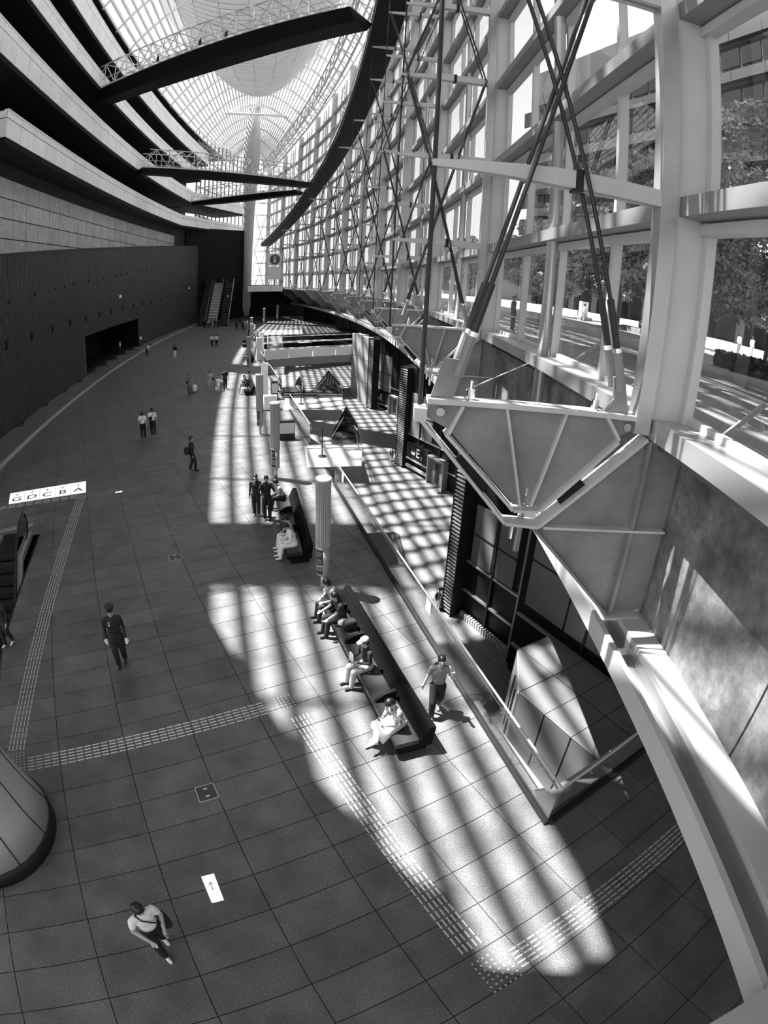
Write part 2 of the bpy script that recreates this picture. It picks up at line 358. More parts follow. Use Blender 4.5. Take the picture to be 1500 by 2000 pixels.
# ---- gallery bands on the left
BANDS=[('lowest',33,113,21.1,23.35,(475,442)),('second',12,121,26.95,29.6,(475,400)),('third',12,128,33.35,35.3,None),('topmost',12,132,38.4,41.4,None)]
def bandpath(u0,u1,end,zt):
    P=[hx(u,-fb(u)) for u in np.arange(u0,u1+.1,3.)]
    if end is not None:
        e=fl(end[0],end[1],zt); e=Vector((e[0],e[1],0)); s=P[-1]; k=max(2,int((e-s).length/3))
        P+=[s.lerp(e,i/k) for i in range(1,k+1)]
    return P
for nm,u0,u1,zb,zt,end in BANDS:
    P=bandpath(u0,u1,end,zt)
    B=struct(empty('wall_gallery_%s'%nm,P[0]+Vector((0,0,zb))),'%s gallery parapet of white panels along the left side'%nm)
    sl=MB(); cop=MB(); bk=MB(); h=zt-zb; zm=zb+h*.68
    for a,b in zip(P,P[1:]):
        d=(b-a).normalized(); n=Vector((d.y,-d.x,0)); g=d*.035
        Z=lambda p,off,z: p+n*off+Vector((0,0,z))
        for (z0,z1) in ((zb,zm-.05),(zm+.03,zt-.12)):
            MB().hexa([Z(a+g,0,z0),Z(b-g,0,z0),Z(b-g,.08,z0),Z(a+g,.08,z0)],[Z(a+g,0,z1),Z(b-g,0,z1),Z(b-g,.08,z1),Z(a+g,.08,z1)]).build('panel','panelwhite',B)
        bk.hexa([Z(a,-.15,zb-.05),Z(b,-.15,zb-.05),Z(b,0,zb-.05),Z(a,0,zb-.05)],[Z(a,-.15,zt-.12),Z(b,-.15,zt-.12),Z(b,0,zt-.12),Z(a,0,zt-.12)])
        cop.hexa([Z(a,-.25,zt-.12),Z(b,-.25,zt-.12),Z(b,.12,zt-.12),Z(a,.12,zt-.12)],[Z(a,-.25,zt),Z(b,-.25,zt),Z(b,.12,zt),Z(a,.12,zt)])
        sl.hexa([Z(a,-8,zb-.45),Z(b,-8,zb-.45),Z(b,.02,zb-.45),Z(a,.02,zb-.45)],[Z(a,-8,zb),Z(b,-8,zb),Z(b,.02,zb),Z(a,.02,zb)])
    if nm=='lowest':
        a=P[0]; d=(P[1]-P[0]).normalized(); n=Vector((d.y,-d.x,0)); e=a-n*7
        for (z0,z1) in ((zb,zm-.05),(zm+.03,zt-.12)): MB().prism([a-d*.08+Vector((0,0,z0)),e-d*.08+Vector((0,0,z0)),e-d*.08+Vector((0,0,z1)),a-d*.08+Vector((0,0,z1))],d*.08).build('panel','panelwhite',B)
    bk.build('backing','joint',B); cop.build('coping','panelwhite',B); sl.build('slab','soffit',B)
# wall behind the galleries and roof slab over them
mb=MB()
for a in np.arange(6,140,4):
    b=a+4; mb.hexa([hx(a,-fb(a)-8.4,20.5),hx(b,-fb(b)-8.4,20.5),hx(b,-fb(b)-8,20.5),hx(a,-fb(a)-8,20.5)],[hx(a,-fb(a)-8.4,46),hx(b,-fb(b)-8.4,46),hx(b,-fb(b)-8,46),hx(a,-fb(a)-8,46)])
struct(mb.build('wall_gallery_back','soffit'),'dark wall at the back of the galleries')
mb=MB()
for a in np.arange(-20,150,4):
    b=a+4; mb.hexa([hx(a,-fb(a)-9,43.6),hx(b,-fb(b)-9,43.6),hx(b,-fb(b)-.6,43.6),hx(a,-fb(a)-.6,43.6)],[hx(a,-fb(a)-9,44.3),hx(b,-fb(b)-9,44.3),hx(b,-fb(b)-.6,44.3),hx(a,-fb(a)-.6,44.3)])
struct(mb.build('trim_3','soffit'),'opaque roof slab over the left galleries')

# ---- roof: glass, purlins, hull ribs
zr=lambda u:48-.0007*(u-65)**2                          # right eave
def roofpt(u,s):                                        # s 0 (left eave) .. 1 (right eave)
    vl,vr=-fb(u)-.6,Vg(u)-.3; zl=44.3; z=zl+(zr(u)-zl)*s+10.5*math.sin(math.pi*s)**.9*(.55+.45*max(0,1-((u-65)/95)**2))
    return hx(u,vl+(vr-vl)*s,z)
rf=struct(empty('ceiling',hx(65,0,54)),'arched glass roof over the hall')
UR=list(np.arange(-14,168,6.)); mb=MB(); NS=12
UR=[u for u in UR if Vg(u)>2]
for a,b in zip(UR,UR[1:]):
    for k in range(NS):
        p=[roofpt(a,k/NS),roofpt(b,k/NS),roofpt(b,(k+1)/NS),roofpt(a,(k+1)/NS)]
        mb.add(p,[(0,1,2,3)])
tag(mb.build('roof_glass','roofglass',rf),'field of roof glass panes',kind='stuff')
NP=44
for k in range(0,NP+1):
    s=k/NP; secs=[]
    for u in UR:
        c=roofpt(u,s); w=.13; secs.append([c+Vector((NR[0]*w,NR[1]*w,-.45)),c+Vector((NR[0]*w,NR[1]*w,0)),c+Vector((-NR[0]*w,-NR[1]*w,0)),c+Vector((-NR[0]*w,-NR[1]*w,-.45))])
    MB().strip(secs).build('purlin','ribwhite',rf)
for u in np.arange(-8,160,7.15):
    if Vg(u)<3: continue
    secs=[]
    for k in range(0,25):
        c=roofpt(u,k/24); w=.09; secs.append([c+Vector((AX[0]*w,AX[1]*w,-.8)),c+Vector((AX[0]*w,AX[1]*w,-.35)),c+Vector((-AX[0]*w,-AX[1]*w,-.35)),c+Vector((-AX[0]*w,-AX[1]*w,-.8))])
    MB().strip(secs).build('cross_rib','ribwhite',rf)
def hull(u,a):                                          # hull rib point, a in 0..1 across
    q=max(0.,1-((u-65.3)/65.6)**2); w=15*q**.6; dpt=9.5*q; x=-w+2*w*a; 
    return hx(u,x+1.,55.5-dpt*(1-(abs(2*a-1))**2.2))
for u in np.arange(2,130,1.6):
    secs=[]
    for k in range(0,17):
        c=hull(u,k/16); secs.append([c+Vector((AX[0]*.09,AX[1]*.09,-.05)),c+Vector((AX[0]*.09,AX[1]*.09,.9)),c+Vector((-AX[0]*.09,-AX[1]*.09,.9)),c+Vector((-AX[0]*.09,-AX[1]*.09,-.05))])
    MB().strip(secs).build('hull_rib','hullgrey',rf)
for a in (.0,.12,.25,.37,.5,.63,.75,.88,1.):
    MB().poly([hull(u,a)+Vector((0,0,.2)) for u in np.arange(0.5,130,3)],.06,6).build('hull_tube','hullgrey',rf)
for u in (24,52,80,108):
    pass

# ---- main columns
def column(name,label,u,prof,nseam,base):
    c=thing(name,label,'column',hx(u,0,0)); 
    MB().lathe(prof,(0,0,0),32).build('shaft',mat('column cladding '+str(u),.42,.5,noise=[(.5,.1,3)]),c,True,True)
    MB().lathe([(base+.03,0),(base+.03,.35),(base,.36)],(0,0,0),32).build('base_ring','dark',c,True,True)
    for k in range(nseam):
        a=2*math.pi*(k+.3)/nseam; pts=[(r*1.002*math.cos(a),r*1.002*math.sin(a),z) for r,z in prof if z>.3]
        MB().poly(pts,.012,4).build('seam','joint',c,local=True)
    return c
column('round_column','broad grey clad column with dark base ring',0,[(1.33,.34),(1.14,1.0),(.98,1.8),(.86,3),(.8,5),(1.0,12),(1.7,26),(2.0,40),(.9,55)],10,1.33)
column('spindle_column','distant tapering spindle column beside the long escalators',130.6,[(.6,.3),(.62,1.5),(.95,3),(1.05,10),(1.15,18),(1.35,26),(2.0,38),(1.9,44),(.9,55.5)],6,.6)
tie=thing('tie_beam','slim white tie beam crossing the hall at the spindle column','beam',hx(130,0,50))
MB().tube(hx(126,-13,50.5),hx(128,12,49.5),.35,8).build('tube','ribwhite',tie)

# ---- ring truss at the right eave, and the ramp walkway below it
zw=lambda u: float(np.interp(u,[10,40,100,150],[37.5,33,26.7,18.5]))
rt_=thing('eave_truss','white lattice truss along the eave of the glass wall','truss',wp(60,3.,44))
for o,dz in ((4.1,-.2),(4.1,-3.2),(2.2,-.2),(2.2,-3.2)):
    MB().poly([wp(u,o,zr(u)+dz) for u in np.arange(10,156,4)],.16,6).build('chord','steelw',rt_)
for k,u in enumerate(np.arange(10,152,4.)):
    b=u+4; MB().tube(wp(u,4.1,zr(u)-3.2),wp((u+b)/2,4.1,zr(u)-.2),.11,5).build('diagonal','steelw',rt_); MB().tube(wp((u+b)/2,4.1,zr(u)-.2),wp(b,4.1,zr(b)-3.2),.11,5).build('diagonal','steelw',rt_)
    MB().tube(wp(u,4.1,zr(u)-3.2),wp((u+b)/2,2.2,zr(u)-3.2),.09,5).build('brace','steelw',rt_); MB().tube(wp(u,4.1,zr(u)-.2),wp(u,2.2,zr(u)-3.2),.09,5).build('brace','steelw',rt_)
wk=thing('ramp_walkway','long black ramp walkway rising along the inside of the glass wall','walkway',wp(80,3,29))
us=list(np.arange(12,153,3.))
def sweep(o0,o1,d0,d1): return MB().strip([[wp(u,o0,zw(u)+d0),wp(u,o1,zw(u)+d0),wp(u,o1,zw(u)+d1),wp(u,o0,zw(u)+d1)] for u in us])
sweep(1.6,4.1,-.0,.9).build('deck','black',wk); sweep(4.1,4.22,.75,1.0).build('edge_trim','steelw',wk); sweep(1.5,1.62,.05,.2).build('light_rail','steelw',wk)
sweep(4.05,4.15,1.95,2.05).build('handrail','steelw',wk); sweep(1.65,1.75,1.95,2.05).build('handrail','steelw',wk)
for u in np.arange(14,151,3.): [MB().tube(wp(u,q,zw(u)+.9),wp(u,q,zw(u)+2),.05,5).build('baluster','steelw',wk) for q in (4.1,1.7)]

# ---- glass wall on the right
gw=struct(empty('wall_right',wp(1.4,0,7.1)),'curved glass wall of the hall with steel posts and transoms')
SILL=7.1; LEV=[10.55+3.57*k for k in range(0,10)]; POSTS=[-12.9+14.3*k for k in range(0,13)]
POSTS=[u for u in POSTS if u<160]
def pm(u): m=wrot(u).copy(); m.translation=wp(u,0,0); return m
postmesh=None
for u in POSTS:
    top=zr(max(10,u)); mw=pm(u)
    a=MB(); a.box(.06,.34,-.15,.15,SILL-.25,top); b=MB(); b.box(-.62,.06,-.05,.05,SILL,top); b.box(-.68,-.5,-.2,.2,SILL,top)
    for mbk,nm,mm in ((a,'post_tube','steelb'),(b,'post_fin','steelw')):
        o=mbk.build(nm,mm,gw); o.matrix_basis=mw
panes=[]
for bi,(a,b) in enumerate(zip(POSTS,POSTS[1:])):
    for q in range(4):
        p0,p1=wp(a+(b-a)*q/4,-.66,0),wp(a+(b-a)*(q+1)/4,-.66,0); t=(p1-p0).normalized(); 
        if q>0:
            mu=a+(b-a)*q/4; zt=zr(max(10,mu)); c=wp(mu,-.66,0); n=Vector((-t.y,t.x,0))
            MB().hexa([c+t*s*.075+n*d+Vector((0,0,SILL)) for s,d in ((-1,-.06),(1,-.06),(1,.16),(-1,.16))],[c+t*s*.075+n*d+Vector((0,0,zt)) for s,d in ((-1,-.06),(1,-.06),(1,.16),(-1,.16))]).build('mullion','steelw',gw)
        zs=[SILL]+[z for z in LEV if z<zr(max(10,b))]+[zr(max(10,b))]
        for z0,z1 in zip(zs,zs[1:]): panes.append((np.linalg.norm(np.array((p0+p1)/2)+np.array([0,0,(z0+z1)/2])-CAM),p0,p1,z0,z1))
    mid=(a+b)/2; MB().tube(wp(mid,-.28,SILL-2.2 if bi<4 else SILL),wp(mid,-.28,zr(max(10,mid))),.16,14).build('round_post','steelb',gw,True)
    for z in LEV:
        if z>zr(max(10,b))-1: continue
        f=lambda u,o,zz: wp(u,o,zz); k=6; uu=[a+(b-a)*i/k for i in range(k+1)]
        if bi>6: uu=[a,b]
        MB().strip([[f(u,-.66,z-.2),f(u,-.04,z-.2),f(u,-.04,z+.12),f(u,-.66,z+.12)] for u in uu]).build('transom','steel',gw)
        MB().strip([[f(u,-.66,z-.42),f(u,-.42,z-.42),f(u,-.42,z-.24),f(u,-.66,z-.24)] for u in uu]).build('transom_lip','steelw',gw)
    uu=[a+(b-a)*i/6 for i in range(7)]
    MB().strip([[wp(u,-.75,SILL-.32),wp(u,.02,SILL-.32),wp(u,.02,SILL),wp(u,-.75,SILL)] for u in uu]).build('sill','steelb',gw)
    MB().strip([[wp(u,-.74,SILL),wp(u,-.6,SILL),wp(u,-.6,SILL+.12),wp(u,-.74,SILL+.12)] for u in uu]).build('bottom_rail','steelw',gw)
panes.sort(key=lambda t:t[0]); rest=MB()
for k,(d,p0,p1,z0,z1) in enumerate(panes):
    q=[p0+Vector((0,0,z0)),p1+Vector((0,0,z0)),p1+Vector((0,0,z1)),p0+Vector((0,0,z1))]
    if k<300: MB().add(q,[(0,1,2,3)]).build('pane','glass',gw)
    else: rest.add(q,[(0,1,2,3)])
if rest.v: tag(rest.build('pane_field','glass',gw),'distant glass panes',kind='stuff')

# ---- concrete wall under the sill, and the steel ledge
wc=struct(empty('wall_concrete',wp(-3,-.7,4)),'stained concrete wall between the sill and the steel ledge')
uu=list(np.arange(-13,150,3.575))
for a,b in zip(uu,uu[1:]):
    MB().strip([[wp(u,-1.1,2.9),wp(u,-.7,2.9),wp(u,-.7,SILL-.32),wp(u,-1.1,SILL-.32)] for u in (a+.02,b-.02)]).build('panel','concrete',wc)
    MB().strip([[wp(u,-.7,SILL-.62),wp(u,-.5,SILL-.62),wp(u,-.5,SILL-.32),wp(u,-.7,SILL-.32)] for u in (a,b)]).build('sill_shade','dark',wc)  # dark strip standing in for the shadow under the sill
le=struct(empty('trim_4',wp(0,0,3.4)),'pale steel channel ledge running along the foot of the concrete wall')
uu=list(np.arange(-13,150,4.7667))
for a,b in zip(uu,uu[1:]):
    S=lambda o0,o1,z0,z1: MB().strip([[wp(u,o0,z0),wp(u,o1,z0),wp(u,o1,z1),wp(u,o0,z1)] for u in np.linspace(a,b,4)])
    S(-.7,-.2,3.36,3.48).build('top_flange','steelw',le); S(-.26,-.2,3.14,3.36).build('inner_web','steelb',le); S(-.2,.15,3.08,3.14).build('channel_bed','steel',le); S(.14,.24,3.02,3.42).build('front_lip','steelw',le)
    S(-1.1,-.2,2.7,2.9).build('underside','dark',le)

# dark end wall beside the spindle column
mb=MB(); mb.hexa([hx(118,-13,0),hx(130,-.9,0),hx(130.4,-1.3,0),hx(118.4,-13.4,0)],[hx(118,-13,21.2),hx(130,-.9,21.2),hx(130.4,-1.3,21.2),hx(118.4,-13.4,21.2)])
mb.hexa([hx(132,-1,0),hx(134,14,0),hx(134.4,14,0),hx(132.4,-1,0)],[hx(132,-1,6.5),hx(134,14,6.5),hx(134.4,14,6.5),hx(132.4,-1,6.5)])
struct(mb.build('wall_end','black'),'dark wall closing the far end of the concourse')
gl2=struct(empty('wall_far_left',hx(140,-8,7)),'far glazed wall of the hall beyond the spindle column')
for k,u in enumerate(np.arange(126,170,3.)):
    f=lambda uu,z: hx(uu,-Vg(uu),z)
    MB().beam(f(u,0),f(u,46),.15,.3).build('mullion','steel',gl2)
    MB().add([f(u,0),f(u+3,0),f(u+3,46),f(u,46)],[(0,1,2,3)]).build('pane','glass',gl2)
for z in np.arange(3.5,46,3.57): MB().poly([hx(uu,-Vg(uu)+.1,z) for uu in np.arange(126,172,3)],.14,4).build('transom','steel',gl2)

mb=MB().prism([hx(110,-13,-.05),hx(136,-13,-.05),hx(136,15,-.05),hx(119,15,-.05),hx(119,-1.8,-.05),hx(110,-.5,-.05)],(0,0,.03)); mb.hexa([hx(119,-2,LOW),hx(119,15,LOW),hx(119.3,15,LOW),hx(119.3,-2,LOW)],[hx(119,-2,-.05),hx(119,15,-.05),hx(119.3,15,-.05),hx(119.3,-2,-.05)])
struct(mb.build('floor_far',mat('far granite',.06,.5)),'dark floor at the far end of the concourse')
tb=struct(MB().hexa([hx(-5.48,5.6,3.2),hx(-5.48,10.9,3.2),hx(-6.4,10.9,3.2),hx(-6.4,5.6,3.2)],[hx(-5.48,5.6,3.48),hx(-5.48,10.9,3.48),hx(-6.4,10.9,3.48),hx(-6.4,5.6,3.48)]).build('trim_6','steelw'),'pale steel cross ledge meeting the channel ledge')

# concourse floor widening to the right beyond the void, where the stair arrives
pts=[(22.1,55.9),(22.9,56.3),(28.45,77.95),(33.2,76.45),(47.0,76.45),(47.0,86.3),(51,86.3),(51,112),(34,112),(33,103)]
tri=tessellate_polygon([[Vector((x,y,0)) for x,y in pts]]); n_=len(pts)
mb=MB().add([(x,y,-.002) for x,y in pts]+[(x,y,-.2) for x,y in pts],[tuple(t) for t in tri]+[(i,(i+1)%n_,n_+(i+1)%n_,n_+i) for i in range(n_)])
struct(mb.build('floor_stair_head',bpy.data.materials['far granite']),'dark floor around the head of the far stair')

# ================================================================== STEEL FRAMES ON THE GLASS WALL
def P3(pts,y): return [(o,y,z) for o,z in pts]
def plate(pts,t,y=0.): return MB().prism(P3(pts,y-t/2),(0,t,0))
def bracket_parts():
    L=[]
    D=[(3.6,7.05),(3.6,6.82),(3.28,6.66),(2.13,5.5),(1.72,5.5),(.6,6.72),(.34,6.85),(.34,7.05)]
    L.append(('web',plate(D,.05).mesh('web','bracket')))
    L.append(('top_flange',MB().box(.33,3.62,-.16,.16,7.05,7.13).mesh('top_flange','bracketw')))
    fl_=lambda a,b,w=.30,t=.05: MB().beam((a[0],0,a[1]),(b[0],0,b[1]),w,t,(0,1,0)) if False else MB().prism([(a[0],-w/2,a[1]),(b[0],-w/2,b[1]),(b[0],w/2,b[1]),(a[0],w/2,a[1])],Vector((-(b[1]-a[1]),0,b[0]-a[0])).normalized()*t)
    for a,b in (((3.3,6.62),(2.13,5.46)),((2.13,5.46),(1.72,5.46)),((1.72,5.46),(.58,6.7)),((3.3,6.62),(3.12,7.05)),((.58,6.7),(.85,7.05))):
        L.append(('edge_flange',fl_(a,b).mesh('edge_flange','bracketw')))
    for a,b in (((2.42,7.05),(2.02,5.52)),((1.48,7.05),(1.84,5.52))):
        L.append(('stiffener',fl_(a,b,.26,.035).mesh('stiffener','bracketw')))
    for o in (3.42,.45):
        L.append(('bolt',MB().tube((o,-.12,6.93),(o,.12,6.93),.065,10).mesh('bolt','steelb')))
    for o,z in ((2.98,7.13),(1.02,7.13),(1.93,5.52)):
        L.append(('stud',MB().tube((o,0,z),(o,0,z+.16),.06,10).tube((o,0,z+.16),(o,0,z+.28),.033,8).mesh('stud','chrome')))
    return L
def cradle_parts():
    L=[]
    web=[(2.2,5.2),(1.72,5.12),(.0,6.82),(-.66,6.8),(-.66,3.5),(.1,3.5),(.16,3.62)]
    L.append(('web',plate([(1.72,5.1),(.06,6.74),(-.49,6.775),(-.49,6.47),(-.705,6.47),(-.705,3.52),(.1,3.52)],.05).mesh('web','bracket')))
    def F(a,b,w=.34,t=.05,m='bracketw',nm='flange'):
        L.append((nm,MB().prism([(a[0],-w/2,a[1]),(b[0],-w/2,b[1]),(b[0],w/2,b[1]),(a[0],w/2,a[1])],Vector((-(b[1]-a[1]),0,b[0]-a[0])).normalized()*t).mesh(nm,m)))
    F((3.72,6.86),(2.24,5.24)); F((2.24,5.24),(1.68,5.2)); F((1.7,5.2),(.075,6.79)); F((1.72,5.08),(.08,3.48),.34,-.05,'bracket'); F((.1,3.5),(-.6,3.5),.5,.05)
    F((1.6,5.2),(-.66,5.2),.36,.04); L.append(('stiffener',MB().box(-.03,.03,-.17,.17,3.55,6.75).mesh('stiffener','bracket')))
    L.append(('bearing_pin',MB().tube((1.96,0,4.68),(1.96,0,5.5),.055,10).mesh('bearing_pin','chrome'))); L.append(('bearing_pin',MB().tube((2.12,.1,4.95),(2.12,.1,5.3),.035,8).mesh('bearing_pin','chrome')))
    L.append(('end_lug',MB().box(3.62,3.8,-.16,.16,6.78,6.98).mesh('end_lug','bracketw')))
    L.append(('damper',MB().beam((3.095,0,6.225),(2.6,0,5.73),.2,.07,(0,1,0)).mesh('damper','dark'))); L.append(('damper',MB().beam((1.03,0,5.965),(1.385,0,5.595),.2,.08,(0,1,0)).mesh('damper','dark')))
    return L
def strut_parts(L_=3.75):
    L=[]
    for y in (-.095,.095):
        L.append(('rail',MB().hexa([(.3,y-.05,-.13),(2.0,y-.05,-.13),(2.0,y+.05,-.13),(.3,y+.05,-.13)],[(.3,y-.05,.13),(2.0,y-.05,.13),(2.0,y+.05,.13),(.3,y+.05,.13)]).hexa([(2.0,y-.05,-.13),(L_,y*.25-.03,-.05),(L_,y*.25+.03,-.05),(2.0,y+.05,-.13)],[(2.0,y-.05,.13),(L_,y*.25-.03,.05),(L_,y*.25+.03,.05),(2.0,y+.05,.13)]).mesh('rail','steelw')))
    L.append(('collar',MB().box(1.6,1.72,-.15,.15,-.17,.17).mesh('collar','dark'))); L.append(('core',MB().box(.3,L_-.6,-.045,.045,-.05,.05).mesh('core','steel')))
    return L
def rod_parts(a,b,sleeve=True,off=.26,pins=(1,1)):
    L=[]; a,b=Vector(a),Vector(b); d=(b-a).normalized()
    for on,p in zip(pins,(a,b)):
        if on: L.append(('joint_pin',MB().tube(p-Vector((0,off+.06,0)),p+Vector((0,off+.06,0)),.028,8).mesh('joint_pin','steel')))
    for y in (-off,off):
        o=Vector((0,y,0)); L.append(('rod',MB().tube(a+o,b+o,.035,8).mesh('rod','rod')))
        if sleeve:
            L.append(('clevis',MB().tube(a+o-d*.05,a+o+d*.55,.07,10).mesh('clevis','steel'))); L.append(('sleeve',MB().tube(a+o+d*.62,a+o+d*1.35,.056,10).mesh('sleeve','rod')))
            L.append(('collar',MB().tube(a+o+d*.55,a+o+d*.62,.075,10).mesh('collar','chrome')))
    return L
BR,CR,ST=bracket_parts(),cradle_parts(),strut_parts()
ra=rod_parts((3.22,0,7.55),(.42,0,17.7)); rb=rod_parts((.7,0,7.55),(3.55,0,17.7),off=.185)
def upper(u,a,b,off):        # upper rods stop where they meet the ramp walkway
    a,b=Vector(a),Vector(b); D=zw(u) if u<152 else 99; e=b
    for s in np.linspace(0,1,400):
        p=a.lerp(b,s)
        if D<=p.z<=D+.9 and 1.57<=p.x<=4.2: e=p; break
    return rod_parts(a,e,False,off,(0,1 if e is b else 0))
forkA=('fork_plate',plate([(3.58,7.1),(3.42,7.72),(3.1,7.7),(3.25,7.1)],.06).mesh('fork_plate','steel')); forkB=('fork_plate',plate([(.86,7.1),(.72,7.35),(.78,7.68),(.58,7.7),(.5,7.35),(.42,7.1)],.06).mesh('fork_plate','steel'))
ORD=['nearest','second','third','fourth']
def put(parts,t):
    for nm,me in parts: link(nm,me,t,True)
idx=0
for u in POSTS[1:]:
    mw=pm(u); near=idx<2
    tail={0:'in front of the stained concrete wall',1:'behind the large front bracket',}.get(idx)
    grp=None if near else 'row of distant brackets on the glass wall'
    t=thing('rocker_bracket','grey fan-shaped steel rocker bracket with two ribs '+(tail or 'in the receding row along the glass wall'),'bracket',mw=mw,group=grp); put(BR,t)
    put([forkA,forkB],t)
    t=thing('cradle_bracket','grey steel cradle plate under the rocker bracket '+(tail or 'in the receding row along the glass wall'),'bracket',mw=mw,group=None if near else 'row of distant cradles under the brackets'); put(CR,t)
    for nm,ps,lab in (('tie_rod',ra,'pair of black tie rods leaning from bracket tip to glass wall'),('tie_rod',rb,'pair of black tie rods leaning from sill foot to strut tip')):
        t=thing(nm,lab+((' of the front bracket',' of the second bracket')[idx] if near else ' far down the hall'),'tie rod',mw=mw,group=None if near else 'far tie rods '+lab[-14:]); put(ps,t)
    for k,(nm,ps) in enumerate((('tie_rod',upper(u,(3.6,0,17.75),(.45,0,28.3),.26)),('tie_rod',upper(u,(.45,0,17.75),(3.6,0,28.3),.185)))):
        t=thing(nm,'pair of thin black tie rods high above the %s bracket, leaning %s'%(('front','second','third')[idx],('outward','inward')[k]) if idx<3 else 'pair of thin black tie rods high up on the distant glass wall','tie rod',mw=mw,group=None if idx<3 else 'upper tie rods far away'); put(ps,t)
    for k,z in enumerate([10.55+3.57*i for i in range(8)]):
        if z>zw(u)-.4 and u<150: break
        m2=mw.copy(); m2.translation=mw.to_translation()+Vector((0,0,z))
        one=(idx==0 and k==0)
        t=thing('wind_strut','large pale horizontal strut with tapered tip above the front bracket' if one else ('pale tapered strut at the %s transom of the %s wall post from the concrete wall'%(('first','second','third','fourth','fifth','sixth','seventh','eighth')[k],('first','second','third','fourth','fifth')[idx]) if idx<5 else 'pale horizontal strut with tapered tip on a distant wall post'),'strut',mw=m2,group=None if idx<5 else 'struts on the distant wall posts'); put(ST,t)
    t=tag(MB().tube(wp(u,3.72,7.0),wp(u,3.72,zw(u)),.035,8).build('hanger_rod','rod'),'thin vertical black rod hanging at the strut tips'+((' by the front bracket',' by the second bracket',' by the third bracket')[idx] if idx<3 else ' far down the hall'),'rod','vertical rods at the distant strut tips' if idx>2 else None)
    idx+=1
tag(MB().tube(wp(2.0,2.95,7.15),wp(8.3,-.0,6.95),.012,6).build('stay_wire','steelw'),'thin pale wire from the bracket top to the sill','wire')

# ================================================================== BRIDGES ACROSS THE HALL
def bridge(label,a,b,z,w,dep,nb,hgt,name='foot_bridge',trim=2.0):
    a,b=hx(*a,0),hx(*b,0); d=(b-a).normalized(); n=Vector((-d.y,d.x,0)); L=(b-a).length; Z=lambda p,zz:p+Vector((0,0,zz))
    t=thing(name,label,'bridge',Z((a+b)/2,z))
    secs=[]
    for i in range(13):
        s=i/12; p=a.lerp(b,s); dd=dep*(.75+.35*math.sin(math.pi*s))
        secs.append([Z(p+n*w*.28,z-dd),Z(p-n*w*.28,z-dd),Z(p-n*w/2,z),Z(p+n*w/2,z)])
    MB().strip(secs).build('deck','black',t)
    b0_=b; b=b-d*trim; L=(b-a).length
    for s in (-1,1):
        e=n*(w/2*s); MB().beam(Z(a+e,z+.08),Z(b+e,z+.08),.2,.22).build('edge_beam','steelw',t)
        MB().beam(Z(a+e+d*L/nb*.5,z+hgt),Z(b+e-d*L/nb*.5,z+hgt),.12,.14).build('top_chord','steelw',t)
        MB().beam(Z(a+e,z+1.1),Z(b+e,z+1.1),.07,.07).build('handrail','steelw',t)
        for i in range(nb):
            p0,p1=a+e+d*L*i/nb,a+e+d*L*(i+1)/nb; m=(p0+p1)/2
            if i>0: MB().beam(Z(p0,z+.1),Z(p0,z+hgt),.1,.1).build('vertical','steelw',t)
            q0,q1=(Z(p0,z+.1),Z(p1,z+hgt)) if i%2==0 else (Z(p0,z+hgt),Z(p1,z+.1))
            if i==nb-1: q0,q1=Z(p0,z+hgt),Z(p1,z+.1)
            MB().beam(q0,q1,.08,.08).build('diagonal','steelw',t)
    MB().add([Z(a+n*w/2,z+.2),Z(b+n*w/2,z+.2),Z(b+n*w/2,z+1.05),Z(a+n*w/2,z+1.05)],[(0,1,2,3)]).build('glass_screen','rail',t)
    for i in range(1,nb):
        p=a+d*L*i/nb; MB().beam(Z(p+n*w/2,z+hgt),Z(p-n*w/2,z+hgt),.08,.08).build('cross_tie','steelw',t)
    return t
bridge('large dark footbridge with white truss parapets crossing high overhead',(60.6,-14.9),(40.6,12.0),33.3,4.0,1.5,16,3.0)
bridge('lower white truss footbridge joining the second gallery to the ramp',(79.0,-14.6),(96.6,11.6),27.0,3.0,1.0,14,2.9)
bridge('farther white truss footbridge sloping behind the lower footbridge',(119,-11.3),(105.0,10.6),27.0,3.0,1.0,12,2.9)
bridge('unseen overhead footbridge added to shade the floor at the near end',(19.5,-13),(17.1,10.0),37.3,4.2,1.5,12,3.0)  # unseen bridge, added to cast the dark gap across the floor
mb=MB(); mb.prism([hx(19,-14,33),hx(15.9,-9.7,33),hx(8.4,-6.6,33),hx(5.5,-5.0,33),hx(3.6,-4.5,33),hx(3.6,-2.5,33),hx(7.3,-2.2,33),hx(7.3,-.7,33),hx(4,-.5,33),hx(2.4,-.4,33),hx(1.0,12,33),hx(-22,8,33),hx(-22,-10,33)],(0,0,.8))  # unseen deck added overhead, its outline shaped to shade the near floor
struct(mb.build('shade_deck','soffit'),'unseen deck added to shade the near end of the hall')

